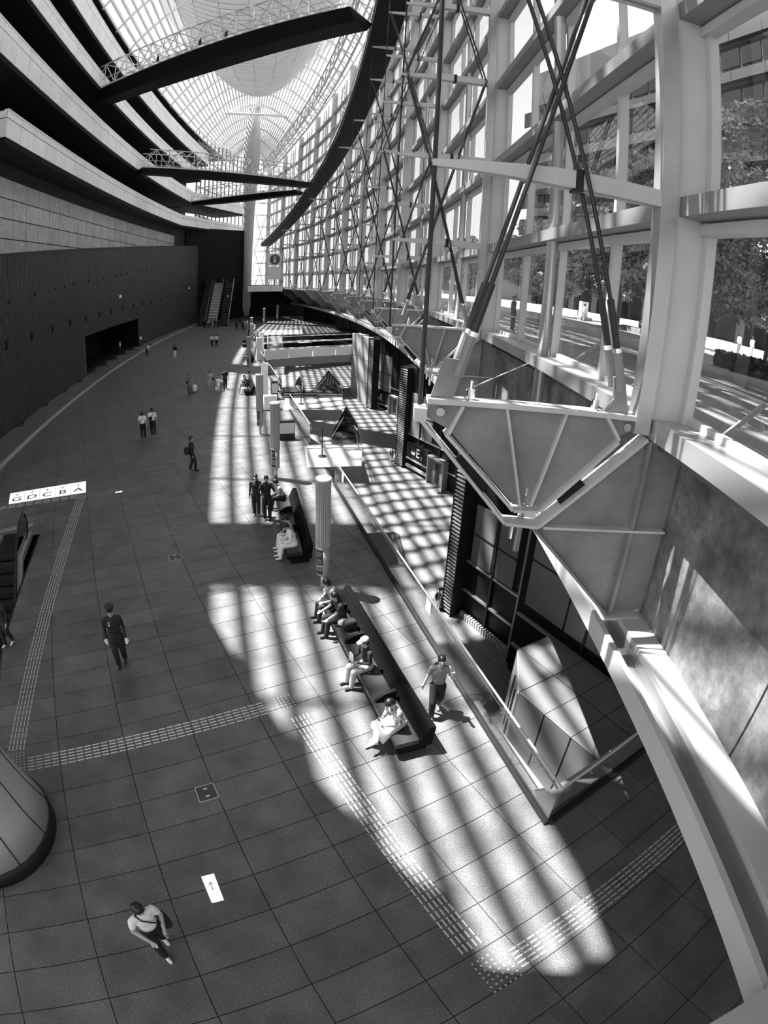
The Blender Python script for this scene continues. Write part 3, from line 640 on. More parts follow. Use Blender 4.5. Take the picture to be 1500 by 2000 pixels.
# far upper deck with its white fascia
fd=thing('upper_deck','white fronted deck beyond the spindle column under the information sign','deck',hx(118,4,7))
MB().hexa([hx(118,.6,6.5),hx(118,8.4,6.5),hx(140,4.4,6.5),hx(140,.6,6.5)],[hx(118,.6,7.9),hx(118,8.4,7.9),hx(140,4.4,7.9),hx(140,.6,7.9)]).build('slab','dark',fd)
for k in range(3): MB().hexa([hx(117.85,.7+2.55*k,6.5),hx(117.85,3.2+2.55*k,6.5),hx(118,3.2+2.55*k,6.5),hx(118,.7+2.55*k,6.5)],[hx(117.85,.7+2.55*k,7.8),hx(117.85,3.2+2.55*k,7.8),hx(118,3.2+2.55*k,7.8),hx(118,.7+2.55*k,7.8)]).build('fascia_panel','panelwhite',fd)
MB().beam(hx(117.9,.6,9),hx(117.9,8.4,9),.06,.06).build('handrail','steelw',fd)
def on_u(x,y,u):
    r=ray(x,y); a=np.array([AX[0],AX[1]]); t=(u-(CAM[:2]-ORG)@a)/(r[:2]@a); return Vector((CAM+t*r).tolist())
si=thing('information_sign','square information sign with a white letter i in a dark disc','sign',on_u(537,530,114)); c=on_u(537,507,114); s=1.28
right=Vector((NR[0],NR[1],0)); upv=Vector((0,0,1)); fr=-Vector((AX[0],AX[1],0))
MB().prism([c+right*sx*s+upv*sz*s for sx,sz in ((-1,-1),(1,-1),(1,1),(-1,1))],-fr*.12).build('board','panelwhite',si)
MB().prism([c+fr*.02+right*math.cos(a)*s*.86+upv*math.sin(a)*s*.86 for a in np.linspace(0,2*math.pi,33)[:-1]],fr*.03).build('disc',mat('grey disc',.09,.5),si)
mb=MB(); q=c+fr*.06
mb.prism([q+right*x*s+upv*z*s for x,z in ((-.14,-.5),(.14,-.5),(.14,.16),(-.14,.16))],fr*.02); mb.prism([q+right*x*s+upv*z*s for x,z in ((-.25,.05),(0,.05),(0,.16),(-.25,.16))],fr*.02); mb.prism([q+right*x*s+upv*z*s for x,z in ((-.27,-.5),(.27,-.5),(.27,-.4),(-.27,-.4))],fr*.02)
mb.prism([q+right*(math.cos(a)*.15)*s+upv*(.4+math.sin(a)*.15)*s for a in np.linspace(0,2*math.pi,17)[:-1]],fr*.02)
mb.build('letter','white',si)
MB().prism([c+right*sx*s*1.1+upv*sz for sx,sz in ((-1,-4.3),(1,-4.3),(1,-1.5),(-1,-1.5))],-fr*.5).build('counter_panel','panelwhite',si)
MB().box(-.06,.06,-.06,.06,0,1).mesh('x','steel') if False else None
MB().beam(c+upv*-1.3-fr*.2,Vector((c.x,c.y,7.9))-fr*.2,.2,.2).build('pole','steel',si)

# long escalators at the far end of the timber wall
def long_esc(label,u0,v,w,du,h,group=None,wide=False):
    t=thing('escalator',label,'escalator',hx(u0,v,0)); A,B=hx(u0,v,0),hx(u0+du,v,h); d=(B-A); 
    P=lambda s,x,z:A+d*s+right*x+upv*z
    MB().hexa([P(0,0,-.1),P(0,w,-.1),P(1,w,-.9),P(1,0,-.9)],[P(0,0,.1),P(0,w,.1),P(1,w,.1),P(1,0,.1)]).build('truss_casing','boxmetal' if wide else 'dark',t)
    for x in (0,w):
        MB().hexa([P(0,x-.04,.1),P(0,x+.04,.1),P(1,x+.04,.1),P(1,x-.04,.1)],[P(0,x-.04,.95),P(0,x+.04,.95),P(1,x+.04,.95),P(1,x-.04,.95)]).build('balustrade','dark',t)
        MB().poly([P(0,x,.3)-Vector((AX[0]*.8,AX[1]*.8,0)),P(0,x,1)-Vector((AX[0]*.7,AX[1]*.7,0)),P(0,x,1.02),P(1,x,1.02)],.045,6).build('handrail','steelb' if x else 'rubber',t)
    for k in range(16):
        s=(k+.5)/16; c_=P(s,w/2,.15); MB().beam(P(s,.1,.15),P(s,w-.1,.15),.45,.2).build('step','dark' if not wide else 'boxmetal',t)
    return t
long_esc('long up escalator hugging the end of the timber wall',106,-8.6,1.3,16,8.5)
long_esc('long middle escalator with pale panelled flank climbing beside the timber wall',105.5,-6.9,2.0,16,8.5,None,True)
long_esc('long escalator with bright handrail nearest the spindle column',104.8,-3.9,1.4,16,8.5)

# ================================================================== LOWER CONCOURSE FACADE (hall E)
fe=struct(empty('wall_lower_right',(20,10,LOW)),'dark panelled stepped facade of the lower concourse')
def fb_(x0,x1,y0,y1,z0,z1,m,nm,par=None): return MB().box(x0,x1,y0,y1,z0,z1).build(nm,m,par or fe)
gp_=mat('grey facade panel',.16,.3,noise=[(.6,.15,3)])
BAYS=[(15.2,-6,3.7),(16.0,3.7,8.4),(24.4,8.4,26.6),(32.5,26.6,46),(41,46,66),(47,66,86),(51,86,112)]
for k,(X,y0,y1) in enumerate(BAYS):
    fb_(X+.12,X+.4,y0,y1,LOW,2.75,'dark','backing')
    if k+1<len(BAYS): fb_(X+.4,BAYS[k+1][0]+.4,y1-.3,y1,LOW,2.75,'dark','return_wall')
    n=max(2,int((y1-y0)/2.6)); L=(y1-y0)/n
    for q in range(n):
        a,b=y0+L*q,y0+L*(q+1)
        for z0,z1 in ((-4.55,-3.75),(-3.6,-2.35),(-2.2,.45),(.55,2.65)):
            fb_(X+.05,X+.12,a+.05,b-.05,z0,z1,'darkgloss','panel')
        for z in (-2.32,-3.72): fb_(X-.04,X+.08,a+.03,b-.03,z,z+.09,'steelb','rail')
        fb_(X-.06,X+.12,a-.05,a+.05,LOW,2.7,'dark','mullion')
# grey glazed panels with thin bars
for X,a,b,z0,z1 in ((16.0,4.9,6.15,-2.15,.4),(16.0,6.25,7.5,-2.15,.4),(24.4,22.5,23.85,-2.2,.9),(24.4,23.95,25.3,-2.2,.9),(32.5,41.6,43.2,-2.9,1.),(32.5,43.3,45,-2.9,1.),(32.5,36,37.6,-2,1.),(41,58,60,-2,1),(41,60.2,62,-2,1),(15.2,-.6,1.4,-1.7,1.9),(15.2,1.5,3.4,-1.7,1.9),(15.2,-2.8,-.7,-1.7,1.9)):
    pn=fb_(X-.02,X+.06,a,b,z0,z1,gp_,'grey_panel'); MB().box(X-.04,X,a,b,(z0+z1)/2-.03,(z0+z1)/2+.03).build('glazing_bar','dark',pn,local=True)
for y in np.arange(4.12,7.6,.16): fb_(15.82,15.98,y,y+.07,LOW,LOW+.32,'steelw','grille_bar')
def louvre(w,label):
    t=thing('louvre_column',label,'column',((w[0]+w[1])/2,(w[2]+w[3])/2,LOW))
    x0,x1,y0,y1=w; MB().box(x0+.1,x1,y0,y1,LOW,2.7).build('casing','dark',t)
    for yy in (y0,y1-.05): MB().box(x0,x0+.1,yy,yy+.05,LOW,2.7).build('edge_rail','dark',t)
    for z in np.arange(LOW+.15,2.5,.17): MB().box(x0+.02,x0+.1,y0+.05,y1-.05,z,z+.07).build('slat','steel',t)
    return t
louvre((15.4,16.05,7.7,8.4),'dark square column faced with horizontal louvre slats beside the metal booth'); louvre((24.0,24.8,25.5,26.6),'dark louvred column between the two hall E signs')
louvre((31.2,32.0,43.4,44.4),'dark louvred column next to the pale pillars')
for (x0,x1,y0,y1),lab in (((32.0,32.9,46,48.2),'pale clad pillar before the low bridge end'),((32.7,33.7,49,51.3),'pale clad pillar at the low bridge end')):
    t=thing('clad_pillar',lab,'pillar',(x0+.4,y0+1,LOW)); MB().box(x0,x1,y0,y1,LOW,2.6).build('shaft',mat('pillar cladding %d'%int(y0),.3,.4,noise=[(.7,.1,3)]),t); [MB().box(x0-.01,x1+.01,y0-.01,y1+.01,z,z+.03).build('seam','joint',t) for z in (-2.6,0.)]
# dark door post by the booth
tag(MB().box(15.55,15.95,3.75,4.05,LOW,2.7).build('door_post','dark'),'dark steel post beside the metal booth','post')
tag(MB().box(15.49,15.55,4.0,4.08,LOW,2.7).build('edge_strip','steelb'),'thin bright strip on the dark post by the booth','strip')
# hall E signs
def hall_sign(X,y0,y1,z,label):
    t=thing('hall_sign',label,'sign',(X-.15,(y0+y1)/2,z)); bo=fb_(X-.2,X-.06,y0,y1,z-.55,z+.6,'darkgloss','board',t)
    fb_(X-.24,X-.06,y0,y1,z-.72,z-.6,'steelb','lower_rail',t); fb_(X-.24,X-.06,y0,y1,z-1.35,z-1.15,'steelb','lower_rail',t)
    ym=(y0+y1)/2
    for txt,dy,dz,s_ in (('hall',.62,-.12,.36),('E',0,0,.95),('1',-.48,-.25,.4)):
        o=link('lettering',text_mesh(txt,s_,'white',.01),bo,True); o.matrix_basis=Matrix(((0,0,-1,X-.215),(-1,0,0,ym-.1+dy),(0,1,0,z+dz),(0,0,0,1)))
    return t
hall_sign(24.4,22.45,25.3,-3.38,'black hall E1 sign beside the nearer steel framed door'); hall_sign(32.5,41.6,45,-3.7,'black hall E1 sign on the farther facade step')
def edoor(X,y0,y1,zt,label):
    t=thing('entrance_door',label,'door',(X-.2,(y0+y1)/2,LOW)); ym=(y0+y1)/2
    fb_(X-.45,X,y1-.09,y1,LOW,zt,'steelb','frame',t); fb_(X-.45,X,y0,y0+.09,LOW,zt,'steelb','frame',t); fb_(X-.45,X,y0,y1,zt,zt+.12,'steelb','frame',t)
    fb_(X-.18,X-.12,y0+.1,ym-.01,LOW+.03,zt-.02,gp_,'leaf',t); lf=fb_(X-.18,X-.12,ym+.01,y1-.1,LOW+.03,zt-.02,gp_,'leaf',t)
    for y in (ym-.14,ym+.08): MB().box(X-.28,X-.22,y,y+.06,LOW+.25,zt-.3).build('handle','dark',lf,local=True)
edoor(24.4,20.3,22.25,-3.05,'steel framed entrance door beside the nearer hall E1 sign'); edoor(32.5,39.4,41.3,-3.05,'steel framed entrance door beside the farther hall E1 sign')
for (x,y),lab in (((853,1190),'chrome fire extinguisher beside the near louvred column'),((764,900),'chrome fire extinguisher beside the louvred column between the signs')):
    p=fl(x,y,LOW); t=thing('fire_extinguisher',lab,'extinguisher',p); MB().lathe([(.16,0),(.17,.1),(.17,.75),(.08,.9),(.05,1.0)],(0,0,0),12).build('cylinder','chrome',t,True,True); MB().box(-.03,.18,-.03,.03,1.,1.12).build('valve','dark',t,local=True); MB().poly([(.1,0,1.05),(.26,0,.9),(.24,0,.4)],.025,6).build('hose','rubber',t,local=True)

# ---- metal booth in the void (stands on the lower floor)
bt=thing('metal_booth','grey metal panelled booth standing on the lower floor behind the glass balustrade','booth',(13.5,-2,LOW)); ZT=-2.0
ys=[.12,-1.0,-2.1,-3.2,-4.3]
MB().prism([(12.08,.08,LOW),(12.08,-4.25,LOW),(14.95,-4.2,LOW),(14.95,1.7,LOW),(13.5,1.7,LOW)],(0,0,ZT-LOW-.03)).build('core','joint',bt)
for a,b in zip(ys,ys[1:]):
    MB().box(12.02,12.08,b+.03,a-.03,LOW+.1,ZT-.07).build('side_panel','boxmetal',bt)
    for x0,x1 in ((12.02,13.5),(13.53,15.0)): MB().box(x0,x1-.01,b+.012,a-.012,ZT-.03,ZT).build('top_panel','boxmetal',bt)
MB().prism([(12.04,.14,ZT-.03),(13.5,.14,ZT-.03),(13.5,1.74,ZT-.03),(13.45,1.74,ZT-.03)],(0,0,.03)).build('top_panel','boxmetal',bt); MB().box(13.53,15.0,.14,1.74,ZT-.03,ZT).build('top_panel','boxmetal',bt)
MB().prism([(12.0,.14,LOW+.1),(13.42,1.76,LOW+.1),(13.42,1.76,ZT-.05),(12.0,.14,ZT-.05)],(.05,-.04,0)).build('end_panel',mat('bright booth end',.5,.3,metal=.6),bt)
for k in range(2): MB().beam((12.3+.45*k,.52+.5*k,-4.5),(12.3+.45*k,.52+.5*k,-2.3),.05,.05).build('pull_bar','dark',bt)

# ================================================================== BALUSTRADE
bal=thing('glass_balustrade','long glass balustrade with double steel handrail along the void','balustrade',rp(0,0,0)); H=1.12
def balu(par,p0,p1,n,curb=True,rails=True,side=-1,inset=0.):
    p0,p1=Vector(p0),Vector(p1); d=(p1-p0).normalized(); nn=Vector((-d.y,d.x,0)); L=(p1-p0).length
    if curb: MB().beam(p0+upv*.05,p1+upv*.05,.12,.1).build('curb','dark',par)
    for i in range(n):
        a,b=p0+d*(L*i/n+.012),p0+d*(L*(i+1)/n-.012)
        MB().prism([a+upv*.08,b+upv*.08,b+upv*H,a+upv*H],nn*.015).build('glass_panel','rail',par)
    MB().tube(p0+upv*(H+.02),p1+upv*(H+.02),.024,8).build('top_rail','steelw',par)
    if rails: 
        MB().tube(p0+d*inset+nn*.1*side+upv*.86,p1+nn*.1*side+upv*.86,.024,8).build('hand_rail','steelw',par)
        for i in range(n*1):
            a=p0+d*(L*(i+.5)/n); MB().tube(a+upv*.86,a+nn*.1*side+upv*.86,.012,6).build('rail_bracket','chrome',par)
balu(bal,rp(0,0),rp(17.6,0),11,inset=.2)
balu(bal,rp(23.9,0),rp(31.9,0),5); balu(bal,rp(38.5,0),rp(56.2,0),8); balu(bal,(22.95,56.6,0),(27.85,75.9,0),8)
t=thing('glass_balustrade','short glass balustrade closing the end of the void','balustrade',(8.1,-4.6,0)); balu(t,(8.16,-4.598,0),(13.6,-4.42,0),3,side=1,inset=.2)
mb=MB().box(8.33,12.2,-4.405,-4.0,-.3,.02); tag(mb.build('curb_ledge','steelb'),'bright metal ledge inside the short balustrade','ledge')
tag(MB().beam(rp(.5,.55,-.6),rp(4.2,.35,-.6),.5,.04).build('light_trough','steelw'),'bright metal strip inside the corner of the balustrade','strip')
for t_,lab in ((6.3,'small white notice on the balustrade glass beside the striding woman'),(15.9,'small white notice on the balustrade glass beyond the tall ribbed light column')):
    tag(MB().prism([rp(t_,-.02,.72),rp(t_+.32,-.02,.72),rp(t_+.32,-.02,1.08),rp(t_,-.02,1.08)],Vector((-RN[0]*.01,-RN[1]*.01,0))).build('notice','white'),lab,'notice')

# ---- escalator landings projecting over the void
def landing(quad,label,tri_w):
    q=[Vector((x,y,0)) for x,y in quad]      # near-left, far-left, far-right, near-right
    t=thing('landing',label,'landing',(q[0]+q[2])/2)
    MB().prism([p+upv*-.03 for p in q],(0,0,.034)).build('paving','stairw',t)
    MB().prism([p+upv*-.75 for p in q],(0,0,.72)).build('slab','steel',t)
    for a,b in ((0,3),(3,2)):
        d=(q[b]-q[a]).normalized(); nn=Vector((-d.y,d.x,0)); MB().prism([q[a]+upv*.0,q[b],q[b]+upv*H,q[a]+upv*H],nn*.015).build('glass_panel','rail',t)
        MB().tube(q[a]+upv*H,q[b]+upv*H,.022,6).build('top_rail','chrome',t); MB().tube(q[a]+nn*.15+upv*.9,q[b]+nn*.15+upv*.9,.022,6).build('hand_rail','chrome',t)
    # gable glass screen at the far right of the landing
    f0,f1=q[1].lerp(q[2],.52),q[2]; ap=q[1].lerp(q[2],.80)+upv*2.0+(q[1]-q[0]).normalized()*.6; d2=(q[1]-q[0]).normalized()
    MB().prism([f0+upv*.0,f1+upv*0,f1+upv*H,ap,f0+upv*.6],d2*.02).build('gable_glass','smoke',t)
    for a,b in ((f0+upv*.5,ap-upv*.35),(ap-upv*.35,f1+upv*.8)): MB().tube(a-d2*.12,b-d2*.12,.03,6).build('gable_rail','chrome',t)
    s=q[0].lerp(q[3],.3).lerp(q[1].lerp(q[2],.3),.45)+upv*.003; t2=thing('stanchion','black barrier stanchion standing on the '+label,'stanchion',s)
    MB().lathe([(.22,0),(.22,.04),(.035,.06),(.035,1.5)],(0,0,0),10).build('post','dark',t2,local=True)
    return t
landing([(11.9,15.2),(13.1,18.5),(15.9,17.8),(14.4,14.4)],'nearer glass sided landing over the void',1)
landing([(15.0,26.9),(16.4,30.4),(20.4,29.3),(18.7,25.3)],'farther glass sided landing over the void',1)
# ---- low bridge to the pillars
lb=thing('low_bridge','low white sided bridge crossing the void to the pale pillars','bridge',(28,53,0))
a0,a1,b1,b0=Vector((21.4,50.5,0)),Vector((33.5,51.4,0)),Vector((36.,57,0)),Vector((23.2,56,0))
MB().prism([p+upv*-.9 for p in (a0,a1,b1,b0)],(0,0,.9)).build('deck','steel',lb)
for i in range(4): MB().prism([a0.lerp(a1,i/4+.004)+upv*.02,a0.lerp(a1,(i+1)/4-.004)+upv*.02,a0.lerp(a1,(i+1)/4-.004)+upv*1.05,a0.lerp(a1,i/4+.004)+upv*1.05],(0,.08,0)).build('parapet_panel','panelwhite',lb)
for p,q in ((a0,a1),(b0,b1)):
    for z in (1.15,1.9): MB().tube(p+upv*z,q+upv*z,.05,6).build('rail','steelw',lb)
# ---- escalator and stair down to the lower floor beyond the bridge
def stair(label,x,y,dirv,w,n,m,name='stair',cat='stair',rails=True):
    t=thing(name,label,cat,(x,y,0)); d=Vector((dirv[0],dirv[1],0)).normalized(); s=Vector((d.y,-d.x,0)); o=Vector((x,y,0)); run,rise=9.0/n,-LOW/n
    for k in range(n):
        p=o+d*run*k; z=-rise*(k+1)
        MB().prism([p+upv*(z-.25),p+s*w+upv*(z-.25),p+s*w+upv*z,p+upv*z],d*(run+.02)).build('step',m,t)
    for e in (0,w):
        p=o+s*e; MB().prism([p+upv*-.3,p+d*9+upv*(LOW-.1),p+d*9+upv*(LOW+1.0),p+upv*.95],s*.1).build('balustrade','steelw',t)
    return t
stair('pale stone stair descending beyond the low bridge',33.0,76.5,(-.3,-.95),2.3,24,'stairw')
stair('dark escalator descending beside the pale stair beyond the low bridge',30.1,77.4,(-.3,-.95),1.7,24,'black','escalator','escalator')
hl=thing('stair_head_rail','white tubular rail around the head of the stair','railing',(34,77,0))
for a,b in (((33.3,77.0),(36.6,76.7)),((36.6,76.7),(39.5,84)),((28.4,78.4),(31.4,86))):
    for z in (.6,1.1): MB().tube((a[0],a[1],z),(b[0],b[1],z),.06,6).build('rail','steelw',hl)
    for s in (0,.5,1): MB().tube((a[0]+(b[0]-a[0])*s,a[1]+(b[1]-a[1])*s,0),(a[0]+(b[0]-a[0])*s,a[1]+(b[1]-a[1])*s,1.1),.06,6).build('upright','steelw',hl)
MB().prism([(30,78.3,0),(36.6,76.6,0),(39.5,84,0),(33,86,0)],(0,0,.012)).build('platform','stairw',hl)

# ---- escalator with handrail loops in the pit on the left, and another pair by the far landing
def loop_esc(label,x,y,ang,w,group=None,drop=True):
    t=thing('escalator',label,'escalator',(x,y,0),ang,group)
    for e in (-w/2,w/2):
        pts=[(e,-4.6,-1.75),(e,-1.0,.55),(e,0,.95),(e,.75,1.0),(e,1.02,.8),(e,1.05,.5),(e,.8,.2),(e,.3,.1)]
        MB().poly(pts,.06,6).build('handrail','rubber',t,local=True)
        MB().prism([(e-.01,-4.6,-2.4),(e-.01,-1,-.05),(e-.01,.9,.1),(e-.01,.95,.8),(e-.01,0,.9),(e-.01,-1.0,.5),(e-.01,-4.6,-1.8)],(.02,0,0)).build('glass_side','smoke',t,local=True)
        MB().prism([(e-.14,-4.6,-2.5),(e-.14,-1,-.1),(e-.14,1,-.1),(e-.14,1,.12),(e-.14,-1,.1),(e-.14,-4.6,-2.25)],(.28,0,0)).build('skirt','steelb',t,local=True)
    MB().box(-w/2+.1,w/2-.1,-.9,1.25,-.06,.02).build('comb_plate','dark',t,local=True)
    for k in range(9): MB().box(-w/2+.14,w/2-.14,-1.0-.42*(k+1),-1.0-.42*k,-.28-.26*k,-.06-.26*k).build('step','step',t,local=True)
    return t
loop_esc('escalator with black handrail loop leading down into the left pit',-1.75,11.9,math.radians(-7),1.25,'escalators in the left pit')
loop_esc('escalator with black handrail loop leading down into the left pit',-3.75,12.0,math.radians(-7),1.25,'escalators in the left pit')
loop_esc('escalator with looped handrails arriving at the farther landing',18.0,33.6,math.radians(167),1.6)

# ================================================================== OUTSIDE THE GLASS: plaza, trees, building
PZ=7.0
pl=struct(empty('ground',wp(20,-20,PZ)),'pale paved plaza outside the glass wall')
slabs=[]
for iu,u in enumerate(np.arange(-16,80,3.2)):
    for io,o in enumerate(np.arange(-.78,-56,-3.2)):
        a,b=u,u+3.2; f=lambda uu,oo,z: hx(uu,Vg(uu)-oo,z); slabs.append((abs(u)+abs(o),[f(a+.015,o,PZ),f(b-.015,o,PZ),f(b-.015,o-3.17,PZ),f(a+.015,o-3.17,PZ)]))
slabs.sort(key=lambda t:t[0]); rest=MB()
for k,(d,q) in enumerate(slabs):
    if k<160: MB().prism([p+Vector((0,0,-.1)) for p in q],(0,0,.1)).build('paving_slab','plaza',pl)
    else: rest.prism([p+Vector((0,0,-.1)) for p in q],(0,0,.1))
rest.prism([hx(80,Vg(80)+.8,PZ-.1),hx(150,3,PZ-.1),hx(200,30,PZ-.1),hx(200,90,PZ-.1),hx(80,90,PZ-.1)],(0,0,.1))
tag(rest.build('paving_field','plaza',pl),'distant plaza paving',kind='stuff')
MB().prism([hx(-18,Vg(-18)+.8,PZ-.4),hx(20,Vg(20)+.8,PZ-.4),hx(65,Vg(65)+.8,PZ-.4),hx(80,Vg(80)+.8,PZ-.4),hx(80,84,PZ-.4),hx(-18,74,PZ-.4)],(0,0,.26)).build('joint_bed',mat('paving joint',.12,.8),pl)
# low outside guard rail with leaning stays
gr=thing('guard_rail','low outside guard rail with leaning stays behind the glass','railing',wp(4,-1.6,PZ))
MB().poly([wp(u,-1.75,PZ+.72) for u in np.arange(-11,46,2)],.03,6).build('rail','steelw',gr)
for u in np.arange(-10,45,3.575): MB().beam(wp(u,-.9,PZ),wp(u,-1.75,PZ+.72),.05,.09).build('stay','steel',gr)
def foliage(c,r,n,size,seed,squash=.75):
    g=np.random.default_rng(seed); d=g.normal(size=(n,3)); d/=np.linalg.norm(d,axis=1)[:,None]; rad=r*(.35+.65*g.random(n)**.5)
    lump=1+.28*np.sin(d[:,0]*5+seed)*np.cos(d[:,2]*4+seed*2); p=np.array(c)+d*(rad*lump)[:,None]*np.array([1,1,squash])
    a=g.normal(size=(n,3)); a/=np.linalg.norm(a,axis=1)[:,None]; b=np.cross(a,g.normal(size=(n,3))); b/=np.linalg.norm(b,axis=1)[:,None]+1e-9
    s=(size*(.6+.8*g.random(n)))[:,None]; a=a*s; b=b*s*.5
    v=np.stack([p-a,p+b,p+a,p-b],1).reshape(-1,3); return v
def tree(u,o,h,r,seed,label,n=1500,group='plaza trees'):
    base=wp(u,o,PZ); t=thing('plaza_tree',label,'tree',base,group=group)
    MB().tube((0,0,0),(.1,.05,h*.62),.16,8,.09).build('trunk','bark',t,local=True)
    for k in range(4):
        a=k*1.6+seed; MB().tube((.05,.02,h*(.3+.06*k)),(math.cos(a)*r*.55,math.sin(a)*r*.55,h*(.62+.06*k)),.07,6,.02).build('branch','bark',t,local=True)
    g=np.random.default_rng(seed); V=[]
    nc=14 if n>9000 else 8
    for k in range(nc):
        a=g.random()*6.28; rr=r*.75*g.random()**.6; V.append(foliage((math.cos(a)*rr,math.sin(a)*rr,h*(.30+.66*(k+.5)/nc)),r*.42,n//nc,.105 if n>9000 else .16,seed*10+k,.5))
    v=np.concatenate(V); me=bpy.data.meshes.new('foliage'); me.from_pydata(v.tolist(),[],[(4*i,4*i+1,4*i+2,4*i+3) for i in range(len(v)//4)]); me.materials.append(M['leaf'])
    o2=link('foliage',me,t,True); return t
k=0
TL=['leafy plaza tree with airy layered crown close behind the glass','bushy plaza tree farther back in the dark']
for u,o,h,r in [(-11.8,-7.5,12,4.6),(-3.2,-7.5,12,4.4),(5.2,-8,10.5,4.2),(12.6,-8,9,3.6),(19.6,-8,9,3.6),(26.6,-7.5,7.5,3.4),(34,-8,7.5,3.4),(43,-8,7.5,3.6),(54,-8,7.5,3.6)]:
    tree(u,o,h,r,11+k,TL[0],26000 if k<4 else 6000,'trees close behind the glass'); k+=1
for u,o,h,r in [(-8,-18,9.5,4.4),(1,-18,9,4.4),(10,-18.5,10,4.4),(19,-18,9,4.3),(28,-18,9.5,4.3),(38,-18,9,4.3),(49,-18,9,4.4)]:
    tree(u,o,h,r,31+k,TL[1],7000,'trees farther back on the plaza'); k+=1
for i,(x,y,w) in enumerate([(1445,725,2.6),(1490,740,3.0)]):
    p=fl(x,y,PZ); t=thing('clipped_hedge',['low clipped hedge block at the edge of the plaza path','longer clipped hedge block in front of the low one'][i],'hedge',p,math.radians(-62))
    v=[]; g=np.random.default_rng(i)
    q=g.random((2600,3))*np.array([w,1.0,.75])-np.array([w/2,.5,0]); a=g.normal(size=(2600,3))*.05; b=g.normal(size=(2600,3))*.05
    v=np.stack([q-a,q+b,q+a,q-b],1).reshape(-1,3); me=bpy.data.meshes.new('leaves'); me.from_pydata(v.tolist(),[],[(4*j,4*j+1,4*j+2,4*j+3) for j in range(2600)]); me.materials.append(M['hedge']); link('leaves',me,t,True)
    MB().box(-w/2+.08,w/2-.08,-.42,.42,0,.68).build('core','bark',t,local=True)
# building across the plaza
def plaza_at(x,dist):          # point on the plaza in the direction of photo column x, at a distance judged from apparent size
    r=ray(x,640); h=math.hypot(r[0],r[1]); return Vector((CAM[0]+r[0]/h*dist,CAM[1]+r[1]/h*dist,PZ))
bd=thing('plaza_building','dark building with pillars and pale floor bands across the plaza','building',wp(40,-54,PZ))
bm_=mat('dark building wall',.018,.6); bs=mat('pale building slab',.009,.6); bw=mat('dark window glass',.006,.6,spec=.1)
def bb(u0,u1,o0,o1,z0,z1,m,nm): 
    f=lambda u,o,z: hx(u,Vg(u)-o,z); return MB().hexa([f(u0,o0,z0),f(u1,o0,z0),f(u1,o1,z0),f(u0,o1,z0)],[f(u0,o0,z1),f(u1,o0,z1),f(u1,o1,z1),f(u0,o1,z1)]).build(nm,m,bd)
for u in np.arange(-12,124,8): bb(u,u+8,-68,-55,PZ,PZ+62,bm_,'wall')
for u in np.arange(-12,124,8): bb(u,u+1.8,-53.6,-52,PZ,PZ+8.2,bs,'pillar')
for z in (PZ+8.2,PZ+15,PZ+22,PZ+29,PZ+36,PZ+44,PZ+52):
    for u in np.arange(-12,124,8): bb(u,u+7.9,-55.2,-51 if z<PZ+9 else -54.2,z,z+(1.6 if z<PZ+9 else 2.0),bs,'floor_band')
for z in (PZ+10.2,PZ+17.4,PZ+24.4,PZ+31.4,PZ+39,PZ+47):
    for u in np.arange(-12,124,5): bb(u+.2,u+4.8,-55.,-54.8,z,z+4.2,bw,'window')
bd2=thing('plaza_tower','pale slab building standing beyond the far end of the plaza','building',hx(150,40,PZ)); bd=bd2
for u in np.arange(134,194,10): bb(u,u+10,-70,-44,PZ,PZ+9,mat('pale far wall',.2,.7) if u<135 else bpy.data.materials['pale far wall'],'wall')
for u in np.arange(134,194,5): 
    for z in (PZ+1,PZ+5): bb(u+.4,u+4.6,-43.9,-43.6,z,z+2.8,bw,'window')
sb=thing('display_case','lit white display case with a small figure across the plaza','display',plaza_at(1132,56)); p=plaza_at(1132,56)
MB().box(p.x-.2,p.x+1.6,p.y-.2,p.y+.2,PZ,PZ+.35).build('plinth','plaza',sb); MB().box(p.x-.2,p.x-.05,p.y-.2,p.y+.3,PZ+.35,PZ+1.9).box(p.x-.2,p.x+1.3,p.y+.2,p.y+.3,PZ+.35,PZ+1.9).build('case','white',sb)

# ================================================================== FLOOR MARKINGS
TM=mat('bright metal tactile bars',.62,.35,metal=.6)
def tactile(label,a,b,nb=5,pw=.09,lp=.19,ll=.155,dots=False):
    a,b=Vector((a[0],a[1],0)),Vector((b[0],b[1],0)); d=(b-a).normalized(); n=Vector((-d.y,d.x,0)); L=(b-a).length
    t=thing('tactile_path',label,'tactile path',(a+b)/2); mb=MB()
    s=0
    while s<L:
        for k in range(nb):
            p=a+d*s+n*pw*(k-(nb-1)/2)
            if dots: mb.lathe([(.02,0.001),(.016,.007)],p,6)
            else: mb.hexa([p-n*.016+upv*.001,p+d*ll-n*.016+upv*.001,p+d*ll+n*.016+upv*.001,p+n*.016+upv*.001],[p-n*.012+upv*.007,p+d*ll-n*.012+upv*.007,p+d*ll+n*.012+upv*.007,p+n*.012+upv*.007])
        s+=lp
    tag(mb.build('bars' if not dots else 'studs',TM,t),'small raised metal '+('studs' if dots else 'bars'),kind='stuff'); return t
tactile('long tactile guide path leading up to the white lettered floor sign',(-1.02,1.4),(1.28,16.2))
tactile('tactile guide path running across the concourse towards the bench',(-.75,.92),(4.75,.9))
tactile('tactile guide path running beside the near bench',(5.33,.35),(5.42,-5.82))
tactile('tactile guide path leading under the steel ledge',(5.85,-6.43),(13.5,-6.55))
tactile('block of tactile studs at the corner by the round column',(-1.02,.76),(-1.02,1.36),5,.09,.09,dots=True)
tactile('block of tactile studs where the near guide paths meet',(5.5,-6.72),(5.5,-6.08),6,.1,.1,dots=True)
